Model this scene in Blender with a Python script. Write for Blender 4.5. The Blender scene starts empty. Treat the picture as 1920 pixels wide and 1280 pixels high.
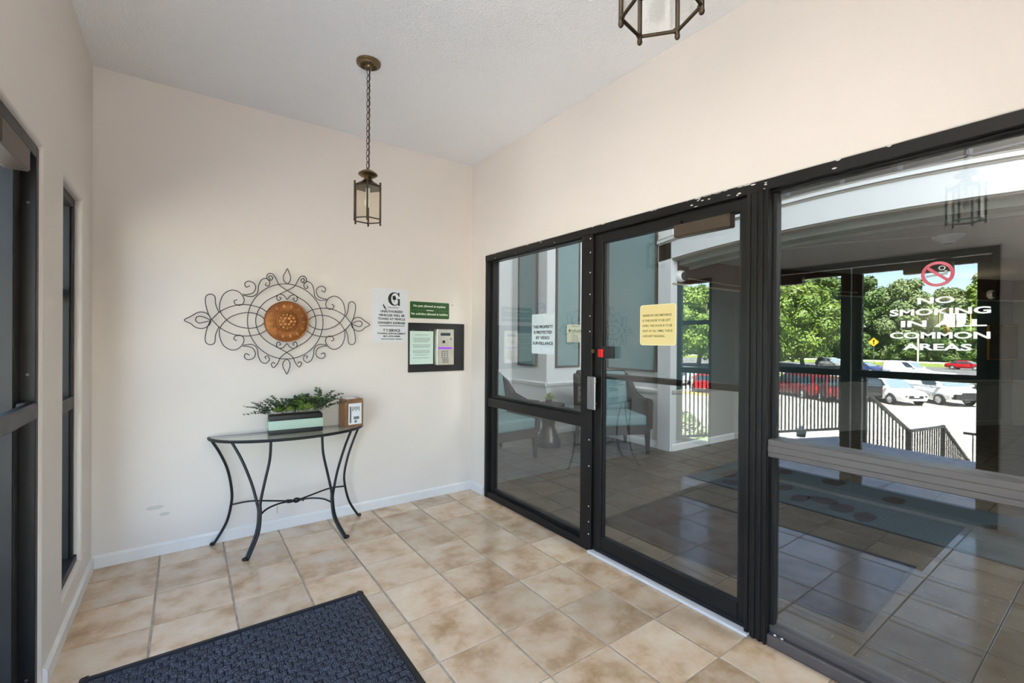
import bpy, bmesh, math, random
from mathutils import Vector, Matrix
random.seed(7)
S = bpy.context.scene
C = S.collection
PI = math.pi
R = math.radians

# ------------------------------------------------------------------ camera
cam_d = bpy.data.cameras.new('camera')
cam_d.sensor_width = 36.0
cam_d.lens = 852.47 / 1920 * 36.0
cam_d.clip_start = 0.03
cam_d.clip_end = 600
cam = bpy.data.objects.new('camera', cam_d)
C.objects.link(cam)
yaw, pitch, roll = 0.62288, -0.00275, 0.006675
F_ = Vector((math.sin(yaw) * math.cos(pitch), math.cos(yaw) * math.cos(pitch), math.sin(pitch)))
R0 = Vector((math.cos(yaw), -math.sin(yaw), 0))
U0 = R0.cross(F_)
Rr = R0 * math.cos(roll) + U0 * math.sin(roll)
Ur = U0 * math.cos(roll) - R0 * math.sin(roll)
m = Matrix((Rr, Ur, -F_)).transposed().to_4x4()
m.translation = Vector((0, 0, 1.36))
cam.matrix_world = m
S.camera = cam

# ------------------------------------------------------------------ light
S.view_settings.view_transform = 'Standard'
S.view_settings.look = 'None'
S.view_settings.exposure = 1.58
S.view_settings.gamma = 1.0
S.view_settings.use_curve_mapping = False
SUN_ELEV, SUN_AZ = 56, -38          # the sun stands behind the building, over the lobby side
w = bpy.data.worlds.new('world')
S.world = w
w.use_nodes = True
nt = w.node_tree
nt.nodes.clear()
wo = nt.nodes.new('ShaderNodeOutputWorld')
bg = nt.nodes.new('ShaderNodeBackground')
sky = nt.nodes.new('ShaderNodeTexSky')
sky.sky_type = 'NISHITA'
sky.sun_disc = False
sky.sun_elevation = R(SUN_ELEV)
sky.sun_rotation = R(90 - SUN_AZ)
sky.air_density = 0.8
sky.dust_density = 0.25
sky.ozone_density = 1.6
bg.inputs['Strength'].default_value = 0.62
tn = nt.nodes.new('ShaderNodeMix')
tn.data_type = 'RGBA'
tn.blend_type = 'MULTIPLY'
tn.inputs[0].default_value = 1.0
tn.inputs[7].default_value = (1.045, 1.0, 0.95, 1)
nt.links.new(sky.outputs[0], tn.inputs[6])
nt.links.new(tn.outputs[2], bg.inputs[0])
nt.links.new(bg.outputs[0], wo.inputs[0])
sd = bpy.data.lights.new('sun', 'SUN')
sd.energy = 34.0
sd.angle = R(0.6)
sd.color = (1.0, 0.95, 0.86)
sun = bpy.data.objects.new('sun', sd)
C.objects.link(sun)
sv = Vector((math.cos(R(SUN_ELEV)) * math.cos(R(SUN_AZ)), math.cos(R(SUN_ELEV)) * math.sin(R(SUN_AZ)), math.sin(R(SUN_ELEV))))
sun.rotation_euler = sv.to_track_quat('Z', 'Y').to_euler()


YF_ = -0.52


def area(name, loc, aim, sx, sy, energy, color=(1, 1, 1), portal=False):
    d = bpy.data.lights.new(name, 'AREA')
    d.shape = 'RECTANGLE'
    d.size, d.size_y = sx, sy
    d.energy = energy
    d.color = color
    if portal:
        d.cycles.is_portal = True
    o = bpy.data.objects.new(name, d)
    C.objects.link(o)
    o.location = loc
    o.rotation_euler = (Vector(aim) - Vector(loc)).to_track_quat('-Z', 'Y').to_euler()
    return o


# daylight portals in the openings of the entrance wall
area('portal_doors', (-0.62, 1.54, 1.04), (1, 1.54, 1.04), 1.84, 2.06, 1, portal=True)
area('portal_window', (-0.62, 3.06, 1.13), (1, 3.06, 1.13), 0.46, 1.9, 1, portal=True)
area('portal_window', (-0.62, 0.02, 1.13), (1, 0.02, 1.13), 0.46, 1.9, 1, portal=True)
area('portal_end', (0.2, -0.70, 0.9), (0.2, 1, 0.9), 1.0, 1.4, 1, portal=True)  # portal for the window added behind the viewer
# fill lamp added behind the viewer to brighten the ceiling and upper walls
for ux in (-0.12,):
    area('ceiling_fill_lamp', (ux, YF_ + .11, 1.84), (ux - .03, YF_ + .75, 2.95), .26, .08, 9.5, (1.0, 0.98, 0.96)).data.spread = R(118)
# lobby: added area lamps stand in for assumed high windows and a skylight
area('lobby_high_fill', (3.5, -1.75, 3.9), (3.9, 4.5, 1.9), 2.2, 1.8, 112, (0.95, 0.98, 1.0))
area('lobby_top_fill', (3.3, 3.0, 5.3), (4.2, 3.2, 0), 1.6, 3.0, 22, (0.97, 0.99, 1.0))


# ------------------------------------------------------------------ materials
def lin(h):
    h = h.lstrip('#')
    out = []
    for i in (0, 2, 4):
        c = int(h[i:i + 2], 16) / 255
        out.append(c / 12.92 if c <= 0.04045 else ((c + 0.055) / 1.055) ** 2.4)
    return (*out, 1)


def new_mat(name):
    mt = bpy.data.materials.new(name)
    mt.use_nodes = True
    n = mt.node_tree
    return mt, n, n.nodes['Principled BSDF']


def mat(name, col, rough=0.5, metal=0.0, var=0.0, scale=8.0, bump=0.0, bscale=60.0, rvar=0.0, detail=4.0, spec=0.5, col2=None, emit=0.0, coord='Object', rand=0.0, lo=.3, hi=.7):
    mt, n, p = new_mat(name)
    c = lin(col) if isinstance(col, str) else (*col, 1)
    p.inputs['Base Color'].default_value = c
    p.inputs['Roughness'].default_value = rough
    p.inputs['Metallic'].default_value = metal
    p.inputs['Specular IOR Level'].default_value = spec
    if emit:
        p.inputs['Emission Color'].default_value = c
        p.inputs['Emission Strength'].default_value = emit
    tc = None
    if var or bump or rvar or col2:
        tc = n.nodes.new('ShaderNodeTexCoord')
        src = tc.outputs[coord]
        nz = n.nodes.new('ShaderNodeTexNoise')
        nz.inputs['Scale'].default_value = scale
        nz.inputs['Detail'].default_value = detail
        n.links.new(src, nz.inputs['Vector'])
    if var or col2:
        mx = n.nodes.new('ShaderNodeMix')
        mx.data_type = 'RGBA'
        if col2:
            c2 = lin(col2) if isinstance(col2, str) else (*col2, 1)
            a, b = c, c2
        else:
            a = tuple(min(1, x * (1 - var)) for x in c[:3]) + (1,)
            b = tuple(min(1, x * (1 + var)) for x in c[:3]) + (1,)
        mx.inputs[6].default_value = a
        mx.inputs[7].default_value = b
        rp = n.nodes.new('ShaderNodeMapRange')
        rp.inputs[1].default_value = lo
        rp.inputs[2].default_value = hi
        n.links.new(nz.outputs['Fac'], rp.inputs[0])
        n.links.new(rp.outputs[0], mx.inputs[0])
        last = mx.outputs[2]
        if rand:
            oi = n.nodes.new('ShaderNodeObjectInfo')
            hs = n.nodes.new('ShaderNodeHueSaturation')
            r2 = n.nodes.new('ShaderNodeMapRange')
            r2.inputs[3].default_value = 1 - rand
            r2.inputs[4].default_value = 1 + rand
            n.links.new(oi.outputs['Random'], r2.inputs[0])
            n.links.new(r2.outputs[0], hs.inputs['Value'])
            n.links.new(last, hs.inputs['Color'])
            last = hs.outputs[0]
        n.links.new(last, p.inputs['Base Color'])
    if rvar:
        r3 = n.nodes.new('ShaderNodeMapRange')
        r3.inputs[1].default_value = 0.3
        r3.inputs[2].default_value = 0.7
        r3.inputs[3].default_value = max(0.02, rough - rvar)
        r3.inputs[4].default_value = min(1, rough + rvar)
        n.links.new(nz.outputs['Fac'], r3.inputs[0])
        n.links.new(r3.outputs[0], p.inputs['Roughness'])
    if bump:
        nb = n.nodes.new('ShaderNodeTexNoise')
        nb.inputs['Scale'].default_value = bscale
        nb.inputs['Detail'].default_value = 3
        n.links.new(tc.outputs[coord], nb.inputs['Vector'])
        bp = n.nodes.new('ShaderNodeBump')
        bp.inputs['Strength'].default_value = bump
        bp.inputs['Distance'].default_value = 0.01
        n.links.new(nb.outputs['Fac'], bp.inputs['Height'])
        n.links.new(bp.outputs[0], p.inputs['Normal'])
    return mt


def glass_mat(name, tint, r0, rough=0.0, haze=0.0):
    """flat architectural glass: tinted see-through plus mirror reflection rising towards grazing"""
    mt = bpy.data.materials.new(name)
    mt.use_nodes = True
    n = mt.node_tree
    n.nodes.clear()
    out = n.nodes.new('ShaderNodeOutputMaterial')
    ge = n.nodes.new('ShaderNodeNewGeometry')
    dt = n.nodes.new('ShaderNodeVectorMath')
    dt.operation = 'DOT_PRODUCT'
    n.links.new(ge.outputs['Incoming'], dt.inputs[0])
    n.links.new(ge.outputs['Normal'], dt.inputs[1])

    def math_(op, a, b=None):
        x = n.nodes.new('ShaderNodeMath')
        x.operation = op
        for i, v in enumerate((a, b)):
            if v is None:
                continue
            if isinstance(v, (int, float)):
                x.inputs[i].default_value = v
            else:
                n.links.new(v, x.inputs[i])
        return x.outputs[0]
    c = math_('ABSOLUTE', dt.outputs['Value'])
    c = math_('SUBTRACT', 1.0, c)
    c = math_('POWER', c, 5.0)
    c = math_('MULTIPLY', c, 1 - r0)
    c = math_('ADD', c, r0)
    tr = n.nodes.new('ShaderNodeBsdfTransparent')
    tr.inputs[0].default_value = (*tint, 1)
    gl = n.nodes.new('ShaderNodeBsdfGlossy')
    gl.inputs['Roughness'].default_value = rough
    gl.inputs['Color'].default_value = (1, 1, 1, 1)
    mx = n.nodes.new('ShaderNodeMixShader')
    n.links.new(c, mx.inputs[0])
    n.links.new(tr.outputs[0], mx.inputs[1])
    n.links.new(gl.outputs[0], mx.inputs[2])
    n.links.new(mx.outputs[0], out.inputs[0])
    return mt


def tile_mat(name, a, b, cdark, rough, rvar, bstr=0.04, spec=0.7, ior=1.6):
    mt, n, p = new_mat(name)
    p.inputs['Specular IOR Level'].default_value = spec
    p.inputs['IOR'].default_value = ior
    tc = n.nodes.new('ShaderNodeNewGeometry')
    oi = n.nodes.new('ShaderNodeObjectInfo')
    sc = n.nodes.new('ShaderNodeVectorMath')
    sc.operation = 'MULTIPLY_ADD'
    sc.inputs[1].default_value = (1, 1, 1)
    cb = n.nodes.new('ShaderNodeCombineXYZ')
    mu = n.nodes.new('ShaderNodeMath')
    mu.operation = 'MULTIPLY'
    mu.inputs[1].default_value = 37.0
    n.links.new(oi.outputs['Random'], mu.inputs[0])
    n.links.new(mu.outputs[0], cb.inputs[2])
    n.links.new(tc.outputs['Position'], sc.inputs[0])
    n.links.new(cb.outputs[0], sc.inputs[2])
    nz = n.nodes.new('ShaderNodeTexNoise')
    nz.inputs['Scale'].default_value = 5.0
    nz.inputs['Detail'].default_value = 6
    nz.inputs['Roughness'].default_value = 0.62
    n.links.new(sc.outputs[0], nz.inputs['Vector'])
    rmp = n.nodes.new('ShaderNodeValToRGB')
    e = rmp.color_ramp.elements
    e[0].position = 0.28
    e[0].color = lin(cdark)
    e[1].position = 0.68
    e[1].color = lin(b)
    k = e.new(0.47)
    k.color = lin(a)
    n.links.new(nz.outputs['Fac'], rmp.inputs[0])
    hs = n.nodes.new('ShaderNodeHueSaturation')
    r2 = n.nodes.new('ShaderNodeMapRange')
    r2.inputs[3].default_value = 0.86
    r2.inputs[4].default_value = 1.12
    n.links.new(oi.outputs['Random'], r2.inputs[0])
    n.links.new(r2.outputs[0], hs.inputs['Value'])
    n.links.new(rmp.outputs[0], hs.inputs['Color'])
    # small pale flecks
    vz = n.nodes.new('ShaderNodeTexNoise')
    vz.inputs['Scale'].default_value = 95
    vz.inputs['Detail'].default_value = 2
    n.links.new(sc.outputs[0], vz.inputs['Vector'])
    vr = n.nodes.new('ShaderNodeMapRange')
    vr.inputs[1].default_value = 0.70
    vr.inputs[2].default_value = 0.78
    n.links.new(vz.outputs['Fac'], vr.inputs[0])
    mx = n.nodes.new('ShaderNodeMix')
    mx.data_type = 'RGBA'
    mx.inputs[7].default_value = lin('#d8cbb8')
    n.links.new(vr.outputs[0], mx.inputs[0])
    n.links.new(hs.outputs[0], mx.inputs[6])
    n.links.new(mx.outputs[2], p.inputs['Base Color'])
    n2 = n.nodes.new('ShaderNodeTexNoise')
    n2.inputs['Scale'].default_value = 9
    n2.inputs['Detail'].default_value = 5
    n.links.new(sc.outputs[0], n2.inputs['Vector'])
    r3 = n.nodes.new('ShaderNodeMapRange')
    r3.inputs[1].default_value = 0.3
    r3.inputs[2].default_value = 0.7
    r3.inputs[3].default_value = rough - rvar
    r3.inputs[4].default_value = rough + rvar
    n.links.new(n2.outputs['Fac'], r3.inputs[0])
    n.links.new(r3.outputs[0], p.inputs['Roughness'])
    bp = n.nodes.new('ShaderNodeBump')
    bp.inputs['Strength'].default_value = bstr
    bp.inputs['Distance'].default_value = 0.006
    n.links.new(nz.outputs['Fac'], bp.inputs['Height'])
    n.links.new(bp.outputs[0], p.inputs['Normal'])
    return mt


M = {}
M['wall'] = mat('beige wall paint', (0.785, 0.722, 0.668), 0.62, var=0.015, scale=1.5, bump=0.05, bscale=180)
M['ceiling'] = mat('textured ceiling', (0.93, 0.93, 0.93), 0.9, bump=0.55, bscale=75)
M['trim'] = mat('white trim paint', (0.80, 0.79, 0.77), 0.4, var=0.05, scale=6)
M['tile'] = tile_mat('vestibule tile', '#cdb294', '#dac9b3', '#a9865f', 0.17, 0.06)
M['ltile'] = tile_mat('lobby tile', '#49423a', '#524b43', '#3d372f', 0.38, 0.05, 0.0, 0.4, 1.5)
M['grout'] = mat('grout', '#a89c8e', 0.8, var=0.2, scale=20)
M['lgrout'] = mat('lobby grout', '#221f1c', 0.8, var=0.2, scale=20)
M['bronze'] = mat('dark bronze metal', (0.010, 0.009, 0.009), 0.42, var=0.2, scale=5, rvar=0.06, spec=0.3)
M['bronze2'] = mat('brown bronze metal', (0.075, 0.055, 0.038), 0.42, metal=0.3)
M['rubber'] = mat('black rubber', (0.012, 0.012, 0.013), 0.6)
M['alum'] = mat('grey aluminium', (0.30, 0.30, 0.31), 0.35, metal=0.8)
M['alumd'] = mat('weathered aluminium', (0.14, 0.125, 0.12), 0.4, metal=0.5)
M['steel'] = mat('brushed steel', (0.62, 0.58, 0.52), 0.32, metal=0.9, var=0.08, scale=14)
M['white'] = mat('white plastic', (0.82, 0.82, 0.82), 0.4)
M['chip'] = mat('bare paint chips', (0.8, 0.78, 0.75), 0.7)
M['glass'] = glass_mat('clear glass', (0.94, 0.95, 0.94), 0.045)
M['dglass'] = glass_mat('tinted storefront glass', (0.85, 0.87, 0.86), 0.075)
M['tglass'] = glass_mat('table glass', (0.86, 0.90, 0.885), 0.07)
M['lglass'] = glass_mat('lantern glass', (0.985, 0.972, 0.93), 0.04)
M['clglass'] = glass_mat('clear lantern glass', (0.98, 0.98, 0.97), 0.02)
M['iron'] = mat('black wrought iron', (0.014, 0.014, 0.016), 0.42, metal=0.3)
M['wire'] = mat('dark grey wire', (0.05, 0.045, 0.042), 0.5, metal=0.6)
M['brass'] = mat('antique brass', (0.20, 0.14, 0.075), 0.34, metal=0.9, var=0.25, scale=12)
M['brassd'] = mat('dark antique brass', (0.075, 0.055, 0.035), 0.36, metal=0.8, var=0.25, scale=12)
M['copper'] = mat('rusty copper', (0.36, 0.125, 0.022), 0.42, metal=0.35, col2=(0.22, 0.065, 0.012), scale=14, bump=0.3, bscale=40)
M['copperhi'] = mat('worn copper relief', (0.55, 0.25, 0.08), 0.34, metal=0.5, var=0.3, scale=20)
M['sign'] = mat('white sign board', (0.76, 0.77, 0.80), 0.35)
M['ink'] = mat('black ink', (0.012, 0.012, 0.014), 0.6)
M['green'] = mat('green sign', (0.022, 0.085, 0.018), 0.4, var=0.1, scale=9)
M['greenrim'] = mat('pale sign edge', (0.62, 0.63, 0.52), 0.5)
M['cream'] = mat('cream lettering', (0.80, 0.86, 0.66), 0.5)
M['black'] = mat('black board', (0.012, 0.012, 0.013), 0.5)
M['paper'] = mat('mint paper', (0.62, 0.76, 0.68), 0.7)
M['greyink'] = mat('grey ink', (0.16, 0.18, 0.17), 0.8)
M['screen'] = mat('dark screen', (0.03, 0.045, 0.06), 0.2)
M['purple'] = mat('purple lamp', (0.20, 0.03, 0.50), 0.5, emit=0.35)
M['wood'] = mat('brown wood', (0.27, 0.135, 0.06), 0.45, var=0.25, scale=9)
M['card'] = mat('white card', (0.80, 0.82, 0.86), 0.5)
M['mint'] = mat('mint green band', (0.43, 0.57, 0.47), 0.45)
M['soil'] = mat('dark soil', (0.02, 0.016, 0.012), 0.9)
M['leaf1'] = mat('grey green fern', (0.085, 0.13, 0.07), 0.5, var=0.35, scale=30)
M['leaf2'] = mat('bright succulent', (0.16, 0.27, 0.05), 0.45, var=0.35, scale=30)
M['leaf3'] = mat('dark leaves', (0.045, 0.09, 0.03), 0.45, var=0.4, scale=30)
M['leaf4'] = mat('yellow green leaves', (0.30, 0.40, 0.10), 0.45, var=0.3, scale=30)
M['vinyl'] = mat('white vinyl lettering', (0.93, 0.93, 0.92), 0.5)
M['yellow'] = mat('yellow card', (0.80, 0.66, 0.30), 0.5)
M['yellowrim'] = mat('pale yellow edge', (0.83, 0.77, 0.50), 0.5)
M['oliveink'] = mat('olive ink', (0.16, 0.13, 0.025), 0.6)
M['pblue'] = mat('pale blue plate', (0.58, 0.69, 0.72), 0.5, col2=(0.70, 0.77, 0.79), scale=9)
M['red'] = mat('red plastic', (0.72, 0.008, 0.008), 0.4)
M['decalred'] = mat('faded red vinyl', (0.62, 0.07, 0.12), 0.5, col2=(0.72, 0.28, 0.32), scale=6)
M['creamsign'] = mat('cream card', (0.66, 0.63, 0.47), 0.6)
M['greenink'] = mat('dark green ink', (0.02, 0.10, 0.04), 0.6)
# lobby
M['lwall'] = mat('lobby white wall', (0.72, 0.74, 0.755), 0.6, var=0.02, scale=2)
M['teal'] = mat('teal panel fabric', (0.19, 0.30, 0.325), 0.75, var=0.05, scale=30, bump=0.1, bscale=400)
M['tealwall'] = mat('dark teal wall', (0.06, 0.10, 0.105), 0.6)
M['lowall'] = mat('grey beige wainscot', (0.42, 0.42, 0.40), 0.6)
M['panelframe'] = mat('bronze panel frame', (0.07, 0.06, 0.05), 0.5)
M['fascia'] = mat('white fascia', (0.66, 0.68, 0.71), 0.5)
M['molding'] = mat('taupe moulding', (0.34, 0.31, 0.26), 0.5)
M['sage'] = mat('sage green soffit', (0.20, 0.24, 0.215), 0.55)
M['brown'] = mat('brown timber band', (0.055, 0.026, 0.014), 0.5, var=0.15, scale=5)
M['lceil'] = mat('grey corridor ceiling', (0.42, 0.41, 0.41), 0.85, bump=0.2, bscale=120)
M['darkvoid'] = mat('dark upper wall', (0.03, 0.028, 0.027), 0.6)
M['slate'] = mat('grey steel rail', (0.10, 0.10, 0.12), 0.5)
M['wicker'] = mat('dark brown wicker', (0.016, 0.012, 0.010), 0.55, var=0.4, scale=120, bump=0.9, bscale=220)
M['cushion'] = mat('teal cushion', (0.12, 0.205, 0.225), 0.85, var=0.05, scale=50, bump=0.12, bscale=400)
M['lmat'] = mat('dark blue mat', (0.007, 0.008, 0.014), 0.95, var=0.35, scale=160)
M['runner'] = mat('teal blue runner', (0.022, 0.034, 0.041), 0.9, var=0.15, scale=90)
M['spot'] = mat('brown mat motif', (0.012, 0.008, 0.008), 0.9)
M['matfib'] = mat('blue grey mat fibre', (0.008, 0.010, 0.018), 0.9, col2=(0.18, 0.195, 0.235), scale=240, detail=1, bump=1.0, bscale=300, lo=.42, hi=.70)
M['matbase'] = mat('dark mat base', (0.010, 0.012, 0.022), 0.95)
M['gold'] = mat('thin gold frame', (0.45, 0.27, 0.10), 0.4, metal=0.7)
M['picture'] = mat('dark picture', (0.05, 0.045, 0.04), 0.4, col2=(0.12, 0.11, 0.09), scale=3)
M['lampglow'] = mat('lit lamp shade', (1.0, 0.82, 0.5), 0.5, emit=4.0)
M['lampamber'] = mat('amber lamp glass', (1.0, 0.5, 0.08), 0.4, emit=1.5)
# outdoors
M['concrete'] = mat('porch concrete', (0.50, 0.49, 0.50), 0.8, var=0.08, scale=5)
M['joint'] = mat('joint', (0.10, 0.10, 0.10), 0.9)
M['asphalt'] = mat('pale asphalt', (0.36, 0.345, 0.32), 0.9, col2=(0.44, 0.42, 0.39), scale=0.5, detail=6)
M['road'] = mat('road asphalt', (0.17, 0.17, 0.175), 0.9, var=0.1, scale=0.4)
M['grassm'] = mat('grass', (0.16, 0.24, 0.035), 0.9, col2=(0.25, 0.32, 0.06), scale=0.5, detail=6)
M['curb'] = mat('pale kerb', (0.55, 0.53, 0.49), 0.8)
M['ycurb'] = mat('yellow kerb', (0.70, 0.50, 0.07), 0.8)
M['gravel'] = mat('gravel bed', (0.32, 0.30, 0.27), 0.95, var=0.3, scale=6)
M['bark'] = mat('bark', (0.10, 0.085, 0.07), 0.9, var=0.3, scale=4)
M['fol1'] = mat('spring foliage', (0.085, 0.155, 0.02), 0.55, col2=(0.20, 0.29, 0.035), scale=0.35, rand=0.12)
M['fol2'] = mat('deep foliage', (0.04, 0.085, 0.014), 0.55, col2=(0.10, 0.17, 0.03), scale=0.35, rand=0.12)
M['fol3'] = mat('grey green foliage', (0.11, 0.16, 0.06), 0.6, col2=(0.19, 0.25, 0.10), scale=0.35, rand=0.12)
M['flower'] = mat('pale shrub', (0.22, 0.26, 0.12), 0.8, col2=(0.42, 0.44, 0.34), scale=3)
M['carglass'] = mat('car window glass', (0.035, 0.05, 0.06), 0.08, spec=0.8)
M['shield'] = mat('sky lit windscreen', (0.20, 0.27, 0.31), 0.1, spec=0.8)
M['tyre'] = mat('tyre rubber', (0.015, 0.015, 0.016), 0.8)
M['rim'] = mat('alloy rim', (0.60, 0.60, 0.62), 0.35, metal=0.6)
M['cwhite'] = mat('white car paint', (0.80, 0.80, 0.80), 0.25)
M['cred'] = mat('red car paint', (0.20, 0.010, 0.018), 0.25)
M['cred2'] = mat('bright red car paint', (0.50, 0.012, 0.02), 0.25)
M['cdred'] = mat('dark red car paint', (0.12, 0.012, 0.016), 0.25)
M['cblack'] = mat('black car paint', (0.012, 0.013, 0.017), 0.2)
M['cnavy'] = mat('navy car paint', (0.015, 0.022, 0.04), 0.2)
M['csilver'] = mat('silver car paint', (0.42, 0.43, 0.44), 0.3, metal=0.4)
M['cblue'] = mat('blue car paint', (0.05, 0.07, 0.20), 0.3)
M['amber'] = mat('amber lens', (0.85, 0.32, 0.02), 0.3)
M['tail'] = mat('red tail lens', (0.55, 0.01, 0.015), 0.25)
M['lens'] = mat('clear lens', (0.72, 0.74, 0.76), 0.2)
M['trimblack'] = mat('black car trim', (0.02, 0.02, 0.022), 0.5)
M['ysign'] = mat('yellow road sign', (0.85, 0.45, 0.02), 0.5)
M['tubteal'] = mat('teal plastic tub', (0.03, 0.10, 0.11), 0.4)


# ------------------------------------------------------------------ mesh helpers
class MB:
    def __init__(self):
        self.bm = bmesh.new()

    def box(self, x0, x1, y0, y1, z0, z1, bev=0.0, seg=1):
        b = self.bm
        g = bmesh.ops.create_cube(b, size=1.0)
        vs = g['verts']
        for v in vs:
            v.co = Vector((x0 + (v.co.x + .5) * (x1 - x0), y0 + (v.co.y + .5) * (y1 - y0), z0 + (v.co.z + .5) * (z1 - z0)))
        if bev:
            es = list({e for v in vs for e in v.link_edges})
            bmesh.ops.bevel(b, geom=es, offset=bev, segments=seg, affect='EDGES', profile=0.6)
        return self

    def obox(self, mtx, sx, sy, sz, bev=0.0, seg=1):
        b = self.bm
        g = bmesh.ops.create_cube(b, size=1.0)
        vs = g['verts']
        for v in vs:
            v.co = Vector((v.co.x * sx, v.co.y * sy, v.co.z * sz))
        if bev:
            es = list({e for v in vs for e in v.link_edges})
            r = bmesh.ops.bevel(b, geom=es, offset=bev, segments=seg, affect='EDGES', profile=0.6)
            vs = list({v for v in vs if v.is_valid} | {v for f in r['faces'] for v in f.verts})
        for v in vs:
            v.co = mtx @ v.co
        return self

    def bar(self, a, b_, wx, wy, bev=0.0):
        a, b_ = Vector(a), Vector(b_)
        d = b_ - a
        q = d.to_track_quat('Z', 'Y').to_matrix().to_4x4()
        q.translation = (a + b_) / 2
        return self.obox(q, wx, wy, d.length, bev)

    def tube(self, pts, r, seg=8, closed=False, cap=True):
        b = self.bm
        pts = [Vector(p) for p in pts]
        n = len(pts)
        rs = r if isinstance(r, (list, tuple)) else [r] * n
        t0 = (pts[1] - pts[0]).normalized()
        up = Vector((0, 0, 1)) if abs(t0.z) < .9 else Vector((1, 0, 0))
        nrm = t0.cross(up).normalized()
        rings = []
        for i in range(n):
            if closed:
                t = (pts[(i + 1) % n] - pts[i - 1]).normalized()
            elif i == 0:
                t = t0
            elif i == n - 1:
                t = (pts[-1] - pts[-2]).normalized()
            else:
                t = (pts[i + 1] - pts[i - 1]).normalized()
            nrm = (nrm - t * nrm.dot(t))
            if nrm.length < 1e-6:
                nrm = t.orthogonal()
            nrm.normalize()
            bn = t.cross(nrm)
            rings.append([b.verts.new(pts[i] + (nrm * math.cos(2 * PI * k / seg) + bn * math.sin(2 * PI * k / seg)) * rs[i]) for k in range(seg)])
        m_ = n if closed else n - 1
        for i in range(m_):
            A, B = rings[i], rings[(i + 1) % n]
            for k in range(seg):
                b.faces.new((A[k], A[(k + 1) % seg], B[(k + 1) % seg], B[k]))
        if cap and not closed:
            b.faces.new(rings[0][::-1])
            b.faces.new(rings[-1])
        return self

    def lathe(self, prof, seg=24, c=(0, 0, 0), rot=None, sx=1, sy=1):
        b = self.bm
        c = Vector(c)
        rings = []
        for (r, z) in prof:
            ring = []
            for k in range(seg):
                a = 2 * PI * k / seg
                v = Vector((r * math.cos(a) * sx, r * math.sin(a) * sy, z))
                if rot:
                    v = rot @ v
                ring.append(b.verts.new(c + v))
            rings.append(ring)
        for i in range(len(rings) - 1):
            for k in range(seg):
                b.faces.new((rings[i][k], rings[i][(k + 1) % seg], rings[i + 1][(k + 1) % seg], rings[i + 1][k]))
        b.faces.new(rings[0][::-1])
        b.faces.new(rings[-1])
        return self

    def cyl(self, a, b_, r, seg=12):
        return self.tube([a, b_], r, seg)

    def prism(self, poly, fn, d):
        """poly: 2-D points, fn(u, v, w) -> world; w in 0..d"""
        b = self.bm
        A = [b.verts.new(fn(u, v, 0)) for u, v in poly]
        B = [b.verts.new(fn(u, v, d)) for u, v in poly]
        n = len(poly)
        b.faces.new(A)
        b.faces.new(B[::-1])
        for i in range(n):
            b.faces.new((A[(i + 1) % n], A[i], B[i], B[(i + 1) % n]))
        return self

    def sphere(self, c, r, sx=1, sy=1, sz=1, seg=12):
        g = bmesh.ops.create_uvsphere(self.bm, u_segments=seg, v_segments=max(6, seg // 2), radius=r)
        for v in g['verts']:
            v.co = Vector((v.co.x * sx, v.co.y * sy, v.co.z * sz)) + Vector(c)
        return self

    def leaf(self, base, d, up, length, width, curl=0.2):
        """a folded pointed leaf of four triangles"""
        b = self.bm
        base, d, up = Vector(base), Vector(d).normalized(), Vector(up)
        side = d.cross(up)
        if side.length < 1e-4:
            side = d.orthogonal()
        side.normalize()
        n = side.cross(d).normalized()
        m1 = base + d * length * .5 + n * length * curl * .4
        v0 = b.verts.new(base)
        v1 = b.verts.new(m1 + side * width / 2 + n * width * .2)
        v2 = b.verts.new(m1 - side * width / 2 + n * width * .2)
        vm = b.verts.new(m1)
        v3 = b.verts.new(base + d * length - n * length * curl * .5)
        b.faces.new((v0, v1, vm))
        b.faces.new((v0, vm, v2))
        b.faces.new((vm, v1, v3))
        b.faces.new((vm, v3, v2))
        return self

    def quad(self, pts):
        self.bm.faces.new([self.bm.verts.new(Vector(p)) for p in pts])
        return self

    def build(self, name, material, parent=None, smooth=35, fix=True):
        if fix:
            bmesh.ops.recalc_face_normals(self.bm, faces=self.bm.faces)
        me = bpy.data.meshes.new(name)
        self.bm.to_mesh(me)
        self.bm.free()
        if smooth:
            me.shade_smooth()
            me.set_sharp_from_angle(angle=R(smooth))
        me.materials.append(material)
        o = bpy.data.objects.new(name, me)
        C.objects.link(o)
        if parent:
            o.parent = parent
        return o


def tag(o, label, cat, group=None, kind=None):
    if label:
        o['label'] = label
    if cat:
        o['category'] = cat
    if group:
        o['group'] = group
    if kind:
        o['kind'] = kind
    return o


def thing(name, label, cat, loc=(0, 0, 0), rz=0.0, group=None, kind=None):
    o = bpy.data.objects.new(name, None)
    o.empty_display_size = .1
    C.objects.link(o)
    o.location = loc
    o.rotation_euler = (0, 0, rz)
    return tag(o, label, cat, group, kind)


def inst(o, parent=None, loc=None, rot=None, scale=None):
    c = o.copy()
    C.objects.link(c)
    if parent is not None:
        c.parent = parent
    if loc is not None:
        c.location = loc
    if rot is not None:
        c.rotation_euler = rot
    if scale is not None:
        c.scale = scale
    return c


def copy_tree(root, label=None, group=None):
    r = root.copy()
    C.objects.link(r)
    if label:
        r['label'] = label
    if group:
        r['group'] = group
    for ch in list(root.children):
        c = ch.copy()
        C.objects.link(c)
        c.parent = r
        for g in list(ch.children):
            d = g.copy()
            C.objects.link(d)
            d.parent = c
    return r


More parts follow.
